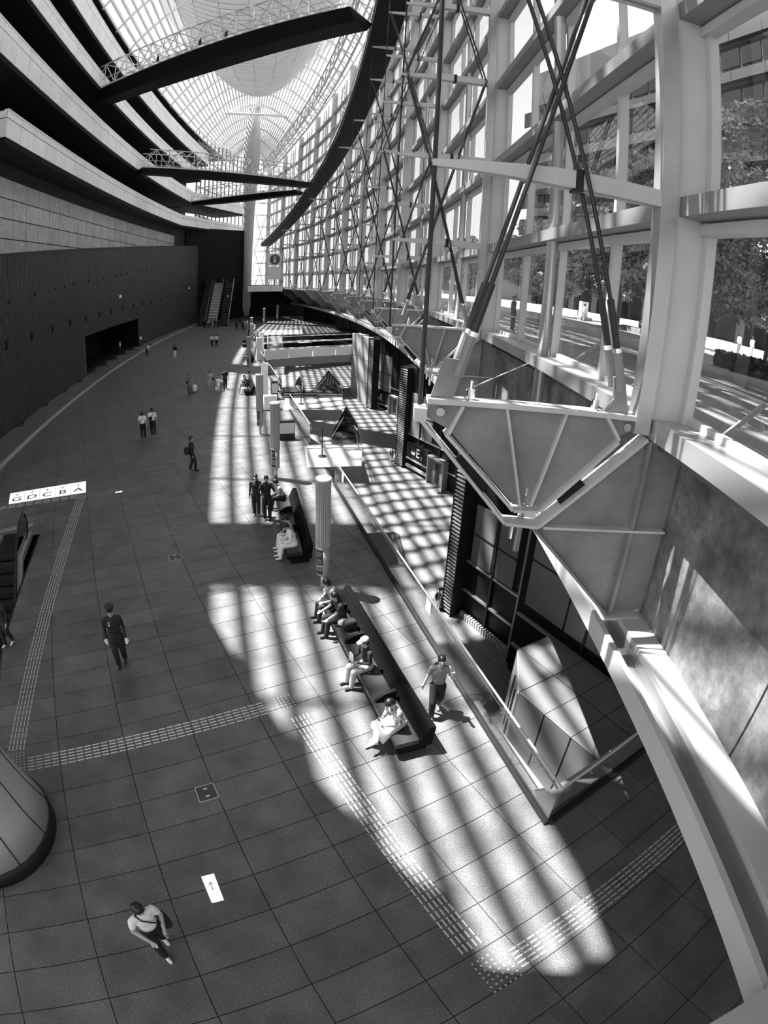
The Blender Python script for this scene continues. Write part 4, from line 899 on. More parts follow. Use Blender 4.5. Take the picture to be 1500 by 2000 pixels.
tactile('block of tactile studs between bench path and crossing path',(5.02,.9),(5.46,.9),5,.09,.09,dots=True)
tactile('short tactile strip behind the escalator handrail loops',(-4.6,13.55),(-.9,13.75),4,.09,.12,.09)
def guide(label,a,b):
    a,b=Vector((a[0],a[1],0)),Vector((b[0],b[1],0)); d=(b-a).normalized(); n=Vector((-d.y,d.x,0)); L=(b-a).length; t=thing('guide_band',label,'floor band',(a+b)/2); k=0
    while k*.42<L:
        p=a+d*k*.42; MB().prism([p-n*.2+upv*.0005,p+d*.33-n*.2+upv*.0005,p+d*.33+n*.2+upv*.0005,p+n*.2+upv*.0005],(0,0,.005)).build('plate',mat('grey floor plate',.24,.5) if k==0 and 'grey floor plate' not in bpy.data.materials else bpy.data.materials['grey floor plate'],t); k+=1
guide('band of grey plates under the white lettered floor sign',(-6,16.55),(.75,16.1))
fs=thing('floor_sign','large white floor sign lettered G D C B A','floor sign',(-.4,17.3,0))
Q=[Vector((-2.34,18.06,.001)),Vector((1.51,17.95,.001)),Vector((1.47,16.41,.001)),Vector((-2.26,16.63,.001))]
plt=MB().prism(Q[::-1],(0,0,.006)).build('plate','sign',fs)
for i,ch in enumerate('GDCBA'):
    s=(i+.5)/5; lo=Q[3].lerp(Q[2],s); hi=Q[0].lerp(Q[1],s); p=lo.lerp(hi,.33); d=(Q[2]-Q[3]).normalized(); n=Vector((-d.y,d.x,0))
    o=link('letter',text_mesh(ch,.72,'ink',.001),plt,True); o.matrix_basis=Matrix(((d.x,n.x,0,p.x),(d.y,n.y,0,p.y),(0,0,1,.009),(0,0,0,1)))
    p=lo.lerp(hi,.76)
    MB().prism([p-d*.16+upv*.008,p+d*.16+upv*.008,p+d*.16+n*.03+upv*.008,p-d*.16+n*.03+upv*.008],(0,0,.001)).prism([p-d*.02-n*.16+upv*.008,p+d*.02-n*.16+upv*.008,p+d*.02+n*.16+upv*.008,p-d*.02+n*.16+upv*.008],(0,0,.001)).build('glyph','inkgrey',plt,local=True)
    if i: q0,q1=Q[3].lerp(Q[2],i/5),Q[0].lerp(Q[1],i/5); MB().prism([q0+upv*.0075,q0+d*.012+upv*.0075,q1+d*.012+upv*.0075,q1+upv*.0075],(0,0,.0008)).build('divider','inkgrey',plt,local=True)
fs=thing('arrow_sign','small white floor sign with a faint arrow beside the masked woman','floor sign',(2.25,-3,0))
Q=[Vector((2.14,-2.72,.001)),Vector((2.37,-2.73,.001)),Vector((2.35,-3.29,.001)),Vector((2.14,-3.28,.001))]; plt=MB().prism(Q[::-1],(0,0,.012)).build('plate','sign',fs)
MB().prism([(2.24,-3.05,.0135),(2.255,-3.05,.0135),(2.255,-2.9,.0135),(2.24,-2.9,.0135)],(0,0,.001)).prism([(2.20,-2.93,.0135),(2.2475,-2.87,.0135),(2.2475,-2.89,.0135),(2.205,-2.945,.0135)],(0,0,.001)).prism([(2.295,-2.93,.0135),(2.2475,-2.87,.0135),(2.2475,-2.89,.0135),(2.29,-2.945,.0135)],(0,0,.001)).build('arrow','inkgrey',plt,local=True)
for (x0,x1,y0,y1),lab in (((2.63,3.0,-1.12,-.75),'square floor hatch with two bright lift handles near the crossing guide path'),((4.1,4.5,8.55,8.95),'small floor hatch with two bright handles beside the striped sunlight')):
    t=thing('floor_hatch',lab,'hatch',((x0+x1)/2,(y0+y1)/2,0))
    MB().box(x0,x1,y0,y1,.0005,.004).build('cover',mat('hatch cover',.05,.5),t)
    for a in ((x0-.01,x1+.01,y0-.012,y0+.004),(x0-.01,x1+.01,y1-.004,y1+.012),(x0-.012,x0+.004,y0,y1),(x1-.004,x1+.012,y0,y1)): MB().box(*a,.0005,.006).build('frame','steelb',t)
    for yy in (y0+.08,y1-.1): MB().box((x0+x1)/2-.04,(x0+x1)/2+.04,yy,yy+.025,.004,.009).build('handle','white',t)
p=fl(232,961); tag(MB().box(p[0]-.16,p[0]+.16,p[1]-.07,p[1]+.07,.0005,.01).build('floor_plate','sign'),'tiny bright plate set in the dark floor right of the lettered sign','plate')

# ================================================================== LIGHT COLUMNS, BENCHES, STANDS
def lamp(x,y,label,group=None,full=True):
    t=thing('light_column',label,'light column',(x,y,0),0,group)
    MB().lathe([(.075,0),(.075,.52)],(0,0,0),12).build('stem','steelb',t,True,True)
    drum=MB().lathe([(.15,.5),(.19,.53),(.19,1.43)],(0,0,0),20).build('poster_drum','post',t,True,True)
    n=20; vs=[]; 
    ring=lambda z:[((.215 if i%2 else .185)*math.cos(math.pi*i/n),(.215 if i%2 else .185)*math.sin(math.pi*i/n),z) for i in range(2*n)]
    MB().strip([ring(1.43),ring(3.46)]).build('ribbed_shade','post',t,local=True)
    MB().lathe([(.21,3.46),(.225,3.47),(.225,3.52),(.2,3.53)],(0,0,0),24).build('cap','white',t,True,True); MB().lathe([(.2,1.40),(.222,1.41),(.222,1.45)],(0,0,0),24).build('collar','steel',t,True,True)
    if full:
        ang=math.atan2(CAM[1]-y,CAM[0]-x)-.35
        def patch(a0,a1,z0,z1,m,nm):
            aa=np.linspace(a0,a1,7); vs=[(.195*math.cos(a),.195*math.sin(a),z0) for a in aa]+[(.195*math.cos(a),.195*math.sin(a),z1) for a in aa]
            MB().add(vs,[(i,i+1,7+i+1,7+i) for i in range(6)]).build(nm,m,drum,local=True)
        patch(ang-.75,ang+.35,.9,1.38,'poster','poster'); patch(ang-.75,ang+.3,.6,.72,'poster','poster'); patch(ang-.5,ang-.2,.76,.84,'ink','label'); patch(ang-.0,ang+.22,.76,.84,'ink','label')
        for z in (1.28,1.2,1.05,.98): patch(ang-.55,ang+.1,z,z+.02,'posterw','print_line')
    return t
LP=[(8.06,4.97,'ribbed grey light column with dark poster between the two near benches'),(10.0,14.4,'ribbed light column behind the standing photographer'),(11.65,21.7,'ribbed light column with dark poster before the farther landing'),(17.4,43.0,'ribbed light column by the dark seated cluster'),(22.3,58.0,None),(25.75,69.6,None),(36,95,None),(43.0,107,None)]
for x,y,l in LP: lamp(x,y,l or 'distant slim light column near the stair head',None if l else 'distant light columns',bool(l))
def bench(a,b,label,div,group=None):
    a,b=Vector((a[0],a[1],0)),Vector((b[0],b[1],0)); d=(b-a).normalized(); ang=math.atan2(d.y,d.x); L=(b-a).length
    t=thing('long_bench',label,'bench',a,ang,group)   # local x along, local -y is the back (right) side
    MB().box(.1,L-.1,-.72,-.12,0,.2).build('plinth','black',t,local=True); MB().box(0,L,-.8,0,.2,.3).build('frame','bench',t,local=True)
    xs=[0]+div+[L]
    for x0,x1 in zip(xs,xs[1:]): MB().box(x0+.01,x1-.01,-.5,.0,.3,.43).build('seat','benchseat',t,local=True)
    MB().prism([(0,-.5,.3),(0,-.8,.3),(0,-.84,.70),(0,-.70,.72)],(L,0,0)).build('backrest','bench',t,local=True)
    for x in div:
        MB().strip([[(x-.05,-.5,.43),(x+.05,-.5,.43),(x+.05,-.5,.68),(x-.05,-.5,.68)],[(x-.05,-.25,.43),(x+.05,-.25,.43),(x+.05,-.25,.64),(x-.05,-.25,.64)],[(x-.04,-.04,.43),(x+.04,-.04,.43),(x+.04,-.04,.5),(x-.04,-.04,.5)]]).build('armrest','bench',t,local=True)
    return t
bench((6.55,-1.68),(7.52,3.95),'near long black bench with four people seated beside the balustrade',[1.35,3.55,4.9])
bench((7.62,6.75),(8.95,11.5),'second long black bench with seated pair at its end beyond the light column',[1.6,3.2])
bench((13.9,32.6),(15.0,37.2),'third long black bench with a dark seated cluster',[1.6,3.1]); bench((19.0,49.2),(20.1,54),'fourth black bench before the low bridge',[1.6,3.2]); bench((22.5,63),(23.6,67.6),'fifth black bench near the stair head',[1.6,3.2])
def slab_thing(name,label,cat,p,w,d,h,m,rz=math.radians(-13),extra=None):
    t=thing(name,label,cat,p,rz); MB().box(-w/2,w/2,-d/2,d/2,.02,h).build('body',m,t,local=True); MB().box(-w/2-.03,w/2+.03,-d/2-.03,d/2+.03,0,.03).build('foot','dark',t,local=True)
    if extra: MB().box(-w/2+.03,w/2-.03,-d/2-.01,-d/2,h*.35,h*.9).build('notice_face',extra,t,local=True)
    return t
slab_thing('information_pillar','white square information pillar at the end of the low bridge','pillar',fl(506,705),.62,.5,2.6,'white')
slab_thing('information_pillar','white square information pillar behind the one at the low bridge','pillar',fl(511,688),.55,.5,2.5,'white')
slab_thing('notice_board','tall white notice board against the balustrade before the farther landing','board',fl(517,775),.5,.12,2.6,'white')
slab_thing('barrier_panel','black folded barrier panel beside the nearer landing','panel',fl(560,858),.9,.35,1.1,'dark',extra='posterw')
slab_thing('leaflet_stand','dark leaflet stand at the farther landing entrance','stand',fl(536,779),.5,.4,1.35,'dark',extra='posterw')
slab_thing('counter_table','small white topped counter by the farther landing entrance','table',fl(528,800),.9,.5,1.0,'white')
tc=thing('traffic_cone','grey traffic cone with white band on the lower floor','cone',fl(593,768,LOW)); MB().lathe([(.3,0),(.3,.05),(.2,.06),(.04,.9)],(0,0,0),12).build('cone','dark',tc,local=True); MB().lathe([(.155,.4),(.125,.55)],(0,0,0),12).build('band','white',tc,local=True)

# ---- small fixtures on the timber wall
def on_wood(x,y):
    r=ray(x,y); prev=None
    for t in np.arange(5,160,.05):
        P=CAM+t*r; u,v=huv(P)
        if -v>=vw(u)-.02: return u,P
    return None,None
for row,lab,pts,(w,h) in (('low','small dark slot light in the lower row on the timber wall',[(12,675),(62,657),(102,643),(137,632),(167,623),(194,615),(217,608),(240,603),(260,598),(278,594),(296,590),(313,586)],(.28,.75)),
  ('high','small dark spot fixture in the upper row on the timber wall',[(17,590),(67,576),(108,565),(126,561),(143,556),(173,549),(201,544),(225,539),(236,537),(247,535),(267,531),(286,528),(303,525),(320,523),(336,521),(351,519)],(.3,.3))):
    for x,y in pts:
        u,P=on_wood(x,y)
        if u is None: continue
        z=P[2]; t=thing('wall_fixture',lab,'fixture',wl_pt(u,0.02,z),group=row+' row of wall fixtures')
        MB().hexa([wl_pt(u-w/2,.02,z-h/2),wl_pt(u+w/2,.02,z-h/2),wl_pt(u+w/2,.1,z-h/2),wl_pt(u-w/2,.1,z-h/2)],[wl_pt(u-w/2,.02,z+h/2),wl_pt(u+w/2,.02,z+h/2),wl_pt(u+w/2,.1,z+h/2),wl_pt(u-w/2,.1,z+h/2)]).build('housing','black',t)
        MB().hexa([wl_pt(u-w/2,.02,z-h/2-.06),wl_pt(u+w/2,.02,z-h/2-.06),wl_pt(u+w/2,.12,z-h/2-.06),wl_pt(u-w/2,.12,z-h/2-.06)],[wl_pt(u-w/2,.02,z-h/2),wl_pt(u+w/2,.02,z-h/2),wl_pt(u+w/2,.12,z-h/2),wl_pt(u-w/2,.12,z-h/2)]).build('lip','steel',t)
for x,y,lab in ((233,579,'small white camera high on the timber wall over the doorway'),(368,563,'small white camera far along the timber wall'),(273,660,'small white exit plate beside the doorway')):
    u,P=on_wood(x,y); z=P[2]; t=tag(MB().hexa([wl_pt(u-.25,.02,z-.2),wl_pt(u+.25,.02,z-.2),wl_pt(u+.25,.3,z-.2),wl_pt(u-.25,.3,z-.2)],[wl_pt(u-.25,.02,z+.1),wl_pt(u+.25,.02,z+.1),wl_pt(u+.25,.2,z+.2),wl_pt(u-.25,.2,z+.2)]).build('wall_camera' if 'camera' in lab else 'exit_plate','white'),lab,'camera' if 'camera' in lab else 'sign')

# ================================================================== PEOPLE
def _cap(p0,p1,r0,r1,n=10):
    p0,p1=Vector(p0),Vector(p1); d=p1-p0; L=max(d.length,1e-4); d=d/L; x=d.cross(Vector((0,0,1)))
    if x.length<1e-3: x=Vector((1,0,0))
    x.normalize(); y=d.cross(x); rings=[]
    for a in (-75,-40,0): rings.append((p0+d*(r0*math.sin(math.radians(a))),r0*math.cos(math.radians(a))))
    for a in (0,40,75): rings.append((p1+d*(r1*math.sin(math.radians(a))),r1*math.cos(math.radians(a))))
    return [[c+(x*math.cos(2*math.pi*i/n)+y*math.sin(2*math.pi*i/n))*r for i in range(n)] for c,r in rings]
class Body:
    def __init__(s): s.mb=MB(); s.prims=[]
    def cap(s,p0,p1,r0,r1,tg): s.mb.strip(_cap(p0,p1,r0,r1)); s.prims.append((Vector(p0),Vector(p1),r0,r1,tg,None))
    def ell(s,c,r,tg,T=None):
        n=12; c=Vector(c); secs=[]
        for a in (-78,-52,-26,0,26,52,78):
            a=math.radians(a); ring=[Vector((r[0]*math.cos(a)*math.cos(2*math.pi*i/n),r[1]*math.cos(a)*math.sin(2*math.pi*i/n),r[2]*math.sin(a))) for i in range(n)]
            secs.append([c+(T@p if T else p) for p in ring])
        s.mb.strip(secs); m=min(r); s.prims.append((c,c,m,m,tg,(Vector(r),T)))
def body_mesh(B,mats,vox,smooth=3):
    me=bpy.data.meshes.new('body'); me.from_pydata(B.mb.v,[],B.mb.f)
    bm=bmesh.new(); bm.from_mesh(me); bmesh.ops.recalc_face_normals(bm,faces=bm.faces[:]); bm.to_mesh(me); bm.free()
    o=bpy.data.objects.new('tmp',me); COL.objects.link(o)
    r=o.modifiers.new('r','REMESH'); r.mode='VOXEL'; r.voxel_size=vox; sm=o.modifiers.new('s','SMOOTH'); sm.factor=.5; sm.iterations=smooth
    dg=bpy.context.evaluated_depsgraph_get(); out=bpy.data.meshes.new_from_object(o.evaluated_get(dg)); bpy.data.objects.remove(o); bpy.data.meshes.remove(me)
    n=len(out.polygons); c=np.empty(n*3); out.polygons.foreach_get('center',c); c=c.reshape(-1,3)
    tags=list(dict.fromkeys(p[4] for p in B.prims)); best=np.full(n,1e9); idx=np.zeros(n,int)
    for p0,p1,r0,r1,tg,e in B.prims:
        if e is None:
            a,b=np.array(p0),np.array(p1); ab=b-a; t=np.clip(((c-a)@ab)/max(ab@ab,1e-9),0,1); d=np.linalg.norm(c-(a+t[:,None]*ab),axis=1)-(r0+(r1-r0)*t)
        else:
            q=c-np.array(p0); 
            if e[1] is not None: q=q@np.array(e[1])
            k=np.linalg.norm(q/np.array(e[0]),axis=1); d=(k-1)*r0
        m=d<best; best[m]=d[m]; idx[m]=tags.index(tg)
    out.materials.clear()
    for tg in tags: out.materials.append(M[mats.get(tg,tg)])
    out.polygons.foreach_set('material_index',idx.astype(np.int32)); out.polygons.foreach_set('use_smooth',[True]*n); out.update()
    return out
def person(label,base,face,H=1.68,pose='stand',top='c_dark',bottom='c_black',shoe='c_black',sleeve=None,skin='skin',hair='short',stride=.0,arms=None,lean=0.,vox=.02,seat=.43,glove=None,mask=False,group=None,legs=None,headtilt=0.,fat=1.):
    """face: world angle (radians) the person looks to"""
    near=vox<=.0125; s=H/1.7; B=Body(); mats=dict(top=top,bottom=bottom,shoe=shoe,skin=skin,sleeve=sleeve or top,hand=glove or skin,mask='c_white' if mask else skin)
    hz=.92 if pose!='sit' else seat+.12
    Rl=Matrix.Rotation(-lean,3,'X'); hip=Vector((0,0,hz))
    U=lambda x,y,z: hip+Rl@Vector((x,y,z-.92))      # upper body frame (standing heights)
    B.ell(U(0,0,1.25),(.175*fat,.118*fat,.21),'top',Rl); B.ell(U(0,0,1.06),(.158*fat,.115*fat,.18),'top',Rl); B.ell(hip+Vector((0,-.005,.0)),(.162*fat,.118*fat,.13),'bottom')
    B.cap(U(-.14,-.005,1.375),U(.14,-.005,1.375),.068,.068,'top'); B.cap(U(0,-.01,1.40),U(0,.005,1.51),.056,.05,'skin')
    Rh=Rl@Matrix.Rotation(-headtilt,3,'X'); hc=U(0,.01,1.5); Hd=lambda x,y,z: hc+Rh@Vector((x,y,z-1.5))
    B.ell(Hd(0,.012,1.60),(.076,.096,.108),'skin',Rh); B.ell(Hd(0,.04,1.545),(.058,.062,.07),'mask',Rh)
    B.ell(Hd(0,.112,1.585),(.014,.02,.024),'mask',Rh)
    for e in (-1,1): B.ell(Hd(e*.078,.0,1.59),(.012,.022,.032),'skin',Rh)
    if near:
        for e in (-1,1): B.ell(Hd(e*.032,.1,1.612),(.013,.008,.008),'eye',Rh)
        if not mask: B.ell(Hd(0,.098,1.545),(.024,.008,.007),'lip',Rh)
    # arms: (elbow, wrist) offsets from shoulder in upper-body frame
    A=arms or {}
    sw=stride*.45
    dflt={-1:((-.05,-.03+sw*.4,-.28),(-.06,.05+sw,-.52)),1:((.05,-.03-sw*.4,-.28),(.06,.05-sw,-.52))}
    for e in (-1,1):
        el,wr=A.get(e,dflt[e]); sh=Vector((e*.185,-.005,1.365)); E_=U(*(sh+Vector(el))); W_=U(*(sh+Vector(wr))); S_=U(*sh)
        B.cap(S_,S_.lerp(E_,.55),.065,.058,'top'); B.cap(S_.lerp(E_,.5),E_,.047,.042,'sleeve'); B.cap(E_,W_,.041,.03,'sleeve' if (sleeve is None or sleeve!=skin) else 'sleeve')
        d=(W_-E_).normalized(); side=d.cross(Vector((0,1,0)) if abs(d.y)<.9 else Vector((0,0,1))).normalized(); nrm=side.cross(d)
        pc=W_+d*.05; B.cap(W_,W_+d*.075,.027,.034,'hand')
        if near:
            for k,(off,ln) in enumerate(((-.03,.065),(-.01,.078),(.01,.074),(.03,.058))):
                f0=W_+d*.085+side*off*.95; f1=f0+d*ln*.55+nrm*.008; B.cap(f0,f1,.0105,.0095,'hand'); B.cap(f1,f1+d*ln*.45+nrm*.022,.0095,.008,'hand')
            t0=W_+d*.04+side*(.03*e); B.cap(t0,t0+d*.035+side*(.03*e),.012,.011,'hand'); B.cap(t0+d*.035+side*(.03*e),t0+d*.065+side*(.034*e)+nrm*.01,.011,.009,'hand')
        else: B.cap(W_+d*.07,W_+d*.15+nrm*.02,.03,.017,'hand')
    # legs
    for e in (-1,1):
        hp=hip+Vector((e*.088,0,-.05))
        if legs and e in legs: kn,an=Vector(legs[e][0]),Vector(legs[e][1])
        elif pose=='sit': kn,an=Vector((e*.12,.44,seat+.07)),Vector((e*.12,.5,.09))
        else:
            q=e*stride; kn=Vector((e*.095,.06+max(q,0)*.5+min(q,0)*.25,.49)); an=Vector((e*.09,q*.85,.085+(.07 if q<0 else 0)))
            if stride==0: kn.y=.015; an.y=0
        B.cap(hp,kn,.105*fat,.084,'bottom'); B.cap(kn,an,.082,.066,'bottom')
        fd=Vector((0,1,-.0)); 
        if pose!='sit' and e*stride<0: fd=Vector((0,.9,-.42)).normalized()
        B.cap(an+Vector((0,-.03,-.045)),an+fd*.15+Vector((0,0,-.05)),.04,.034,'shoe')
    me=body_mesh(B,mats,vox)
    b=Vector(base) if len(base)==3 else Vector((base[0],base[1],0))
    t=thing('person',label,'person',b,face-math.pi/2,group); t.scale=(s,s,s)
    o=link('body',me,t,True)
    # hair
    hb=MB(); 
    def hell(c,r,n=14,cut=None,Rm=Rh):
        secs=[]
        for a in (-80,-55,-30,-8,12,32,52,72):
            a=math.radians(a); secs.append([Hd(*c)+Rm@Vector((r[0]*math.cos(a)*math.cos(2*math.pi*i/n),r[1]*math.cos(a)*math.sin(2*math.pi*i/n),r[2]*math.sin(a))) for i in range(n)])
        hb.strip(secs)
    if hair!='none':
        hell((0,-.008,1.632),(.092,.110,.097)); hell((0,-.045,1.58),(.087,.076,.095))
        if hair=='long':
            hb.strip([[Hd(x,y-.02,z) for x,y in ((-w,.015),(w,.015),(w*.8,-dp),(-w*.8,-dp))] for w,dp,z in ((.075,.09,1.64),(.088,.085,1.54),(.1,.085,1.42),(.09,.075,1.30),(.05,.06,1.22))])
        if hair=='bob': hell((0,-.02,1.56),(.098,.09,.11))
        if hair=='tail': hb.tube(Hd(0,-.1,1.62),Hd(0,-.17,1.42),.03,8,.015)
        hb.build('hair','hair',t,True,True)
    t['_hd']=0; del t['_hd']
    return t,Hd,U
def local_thing(name,label,cat,t,mb,m,nm='body',group=None):   # a separate thing carried by / beside a person, in the person's frame
    q=thing(name,label,cat,t.location,t.rotation_euler.z,group); q.scale=t.scale; mb.build(nm,m,q,True,True); return q
def rbox(c,r,n=16,p=3.2):      # rounded box
    mb=MB(); secs=[]; c=Vector(c)
    sg=lambda v:math.copysign(abs(v)**(2/p),v)
    for a in (-85,-65,-45,-22,0,22,45,65,85):
        a=math.radians(a); ca,sa=sg(math.cos(a)),sg(math.sin(a)); secs.append([c+Vector((r[0]*ca*sg(math.cos(2*math.pi*i/n)),r[1]*ca*sg(math.sin(2*math.pi*i/n)),r[2]*sa)) for i in range(n)])
    return mb.strip(secs)
def ang(dx,dy): return math.atan2(dy,dx)
toCam=lambda p: math.atan2(CAM[1]-p[1],CAM[0]-p[0])
NV=.0115
# officer
p=fl(240,1297); t,Hd,U=person('security guard in dark uniform, peaked cap and white gloves walking forward',p,toCam(p)-.12,1.72,top='c_navy',bottom='c_navy',shoe='c_black',glove='c_white',stride=.1,fat=1.1,vox=NV,hair='short')
cp=MB(); cp.lathe([(.092,1.65),(.1,1.67),(.118,1.70),(.125,1.735),(.1,1.75),(.02,1.755)],(0,.0,0),20); c=link('cap_crown',cp.mesh('cap_crown','c_dark',True),t,True)
MB().strip([[(x,y,z) for x,y,z in ((-.075,.07,1.655),(.075,.07,1.655),(.075,.07,1.668),(-.075,.07,1.668))],[(-.05,.165,1.64),(.05,.165,1.64),(.05,.165,1.652),(-.05,.165,1.652)]]).build('cap_peak','c_black',c,local=True)
MB().box(.05,.11,.108,.116,1.24,1.28).build('name_badge','c_white',t,local=True); MB().prism([(.08+.03*math.cos(a),.112,1.33+.03*math.sin(a)) for a in np.linspace(0,6.28,9)[:-1]],(0,.006,0)).build('chest_badge','c_lightgrey',t,local=True)
MB().lathe([(.155,1.0),(.158,1.05)],(0,0,0),18).build('belt','c_black',t,local=True)
# masked woman at the bottom
p=fl(322,1852); t,Hd,U=person('masked woman in white top with dark trousers carrying a black shoulder bag',p,toCam(p)+.1,1.64,top='c_white',bottom='c_black',shoe='c_white',sleeve='skin',hair='long',mask=True,stride=.16,vox=NV,arms={-1:((-.07,.02,-.26),(.04,.22,-.33)),1:((.08,.0,-.27),(-.02,.24,-.36))},headtilt=.1)
q=local_thing('shoulder_bag','black shoulder bag held by the masked woman','bag',t,rbox((-.265,.0,.86),(.08,.15,.14)),'c_black'); MB().poly([(-.25,.08,.98),(-.16,.13,1.1),(-.06,.14,1.25),(.07,.1,1.4),(.1,0,1.455),(.05,-.12,1.36),(-.1,-.14,1.2),(-.2,-.12,1.05),(-.25,-.08,.98)],.012,6).build('strap','c_black',q,local=True)
# woman striding by the balustrade
p=fl(848,1392); t,Hd,U=person('woman in grey T-shirt with tied hair striding past the balustrade, hand raised',p,toCam(p)+.15,1.64,top='c_mid',bottom='c_black',shoe='c_white',sleeve='skin',hair='tail',stride=.24,vox=NV,arms={-1:((-.1,.08,-.22),(-.08,.2,.0)),1:((.06,-.04,-.28),(.12,-.06,-.52))})
local_thing('back_pack','black rucksack on the back of the striding woman','backpack',t,rbox((0,-.17,1.2),(.14,.08,.2)),'c_black')
# couple in white T-shirts
for (x,y),lab,h,bag in (((281,857),'woman in white T-shirt with bobbed hair walking away beside her companion',1.62,'bob'),((300,852),'man in white T-shirt walking away with a dark cross-body bag',1.70,'short')):
    p=fl(x,y); t,Hd,U=person(lab,p,ang(.15,1),h,top='c_white',bottom='c_black',shoe='c_dark' if h<1.65 else 'c_white',sleeve='skin',hair=bag,stride=.1 if h<1.65 else -.16,vox=.016)
    if h>1.65:
        q=local_thing('cross_bag','dark cross-body bag slung on the man in white','bag',t,rbox((-.1,-.165,1.12),(.11,.05,.1)),'c_black'); MB().poly([(-.15,-.135,1.18),(0,-.135,1.3),(.11,-.1,1.45),(.11,.08,1.45),(0,.135,1.3),(-.16,.125,1.12)],.014,6).build('strap','c_black',q,local=True)
    else: q=local_thing('thin_strap','thin dark bag strap across the white T-shirt of the bobbed woman','strap',t,MB().poly([(-.15,-.125,1.1),(-.03,-.13,1.26),(.1,-.1,1.44)],.012,6),'c_black')
# man in black silhouette
p=fl(377,920); t,Hd,U=person('man all in black walking away with a big black shoulder bag',p,ang(.5,-.85)+1.0,1.72,top='c_black',bottom='c_black',shoe='c_dark',hair='short',stride=.14,vox=.016,skin='skin2')
q=local_thing('big_bag','bulky black bag on the shoulder of the man in black','bag',t,rbox((.13,-.25,1.05),(.14,.13,.19)),'c_black'); MB().poly([(.1,-.16,1.2),(.13,-.1,1.42),(.13,-.0,1.455),(.13,.09,1.38),(.14,.135,1.2),(.2,.02,1.0),(.2,-.16,.95)],.014,6).build('strap','c_black',q,local=True)
# woman with suitcase
p=fl(371,768); t,Hd,U=person('woman in long grey dress with a dark bag pulling a white suitcase',p,ang(.2,-1),1.62,top='c_mid',bottom='c_mid',shoe='c_black',hair='bob',vox=.02,sleeve='skin')
MB().lathe([(.16,1.0),(.2,.7),(.26,.28)],(0,0,0),16).build('skirt','c_mid',t,True,True)
q=local_thing('suitcase','white wheeled suitcase beside the woman in grey dress','suitcase',t,rbox((-.5,-.1,.36),(.22,.13,.3)),'c_white'); MB().tube((-.42,-.1,.62),(-.28,-.05,.95),.012,6).build('pull_handle','dark',q,local=True)
for e in (-.16,.16): MB().tube((-.5+e,-.14,.04),(-.5+e,-.06,.04),.04,8).build('wheel','rubber',q,local=True)
local_thing('hand_bag','dark handbag of the woman in grey dress','bag',t,rbox((.24,.05,.95),(.06,.14,.12)),'c_black')
# family
for (x,y),lab,h,tp,bt_,hr,shoe in (((411,762),'woman in pale clothes with a dark bag walking with child and man',1.62,'c_lightgrey','c_lightgrey','long','c_white'),((427,764),'small child in white between the woman and the man',1.18,'c_white','c_white','bob','c_white'),((440,761),'man in dark clothes carrying bags beside the small child',1.72,'c_black','c_black','short','c_black')):
    p=fl(x,y); t,Hd,U=person(lab,p,ang(-.1,-1),h,top=tp,bottom=bt_,shoe=shoe,sleeve='skin',hair=hr,stride=.12,vox=.02)
    if h>1.7: local_thing('carry_bag','grey carrier bag held by the man in dark clothes','bag',t,rbox((.29,.03,.57),(.12,.14,.18)),'c_mid')
    elif h>1.5: local_thing('hand_bag','dark handbag on the arm of the woman in pale clothes','bag',t,rbox((-.26,.05,.98),(.08,.14,.14)),'c_black')
    else: local_thing('paper_bag','white paper bag beside the small child','bag',t,rbox((.3,.1,.36),(.13,.08,.18)),'c_white')
# others on the concourse
FAR=[((414,677),'person in white shirt walking in a pair towards the light columns',1.64,'c_white','c_black',ang(.2,1)),((423,677),'person in white shirt with dark rucksack walking in a pair',1.7,'c_white','c_black',ang(.2,1)),
 ((342,700),'person in dark jacket and white trousers standing alone on the concourse',1.66,'c_black','c_white',ang(.1,1)),((235,690),'person in white shirt standing inside the black doorway',1.7,'c_white','c_dark',ang(1,-.3)),
 ((462,645),'dark clothed person standing before the spindle column',1.72,'c_black','c_black',ang(0,-1)),((474,644),'person in dark coat beside the one in white near the spindle column',1.72,'c_dark','c_black',ang(-.3,-1)),((477,643),'person in grey top near the spindle column',1.66,'c_lightgrey','c_mid',ang(.3,-1)),((483,641),'person in white near the light columns and spindle column',1.66,'c_white','c_lightgrey',ang(.5,-1)),
 ((399,641),'person in dark suit at the escalator foot, outermost by the timber wall',1.7,'c_black','c_black',ang(.3,1)),((407,641),'person in pale top at the escalator foot',1.66,'c_lightgrey','c_dark',ang(.3,1)),((412,638),'dark haired person in grey at the escalator foot',1.66,'c_mid','c_black',ang(.3,1)),((419,640),'person in black coat at the escalator foot',1.72,'c_black','c_black',ang(.3,1)),((427,640),'person in dark top and pale shoes at the escalator foot',1.7,'c_dark','c_black',ang(.3,1)),
 ((499,659),'dark figure standing between the far light columns',1.7,'c_black','c_black',ang(-1,-.4)),((503,658),'dark figure leaning at the stair rail',1.7,'c_black','c_dark',ang(-1,-.4)),((507,660),'dark figure with pale trousers by the stair rail',1.68,'c_dark','c_lightgrey',ang(-1,-.4))]
for (x,y),lab,h,tp,bt_,a in FAR:
    person(lab,{'dark figure standing between the far light columns':(27.0,75.2,0),'dark figure leaning at the stair rail':(26.9,74.1,0),'dark figure with pale trousers by the stair rail':(26.5,72.9,0)}.get(lab,fl(x,y)),a,h,top=tp,bottom=bt_,shoe='c_black',sleeve=None if tp in('c_black','c_dark') else 'skin',hair='short',stride=.1 if 'walking' in lab else 0,vox=.03)
person('person in white shirt bending forward beside the doorway',fl(287,695),ang(1,.2),1.66,top='c_white',bottom='c_black',shoe='c_black',hair='short',lean=.75,vox=.025,arms={-1:((-.03,.12,-.25),(0,.28,-.42)),1:((.03,.12,-.25),(0,.28,-.42))})
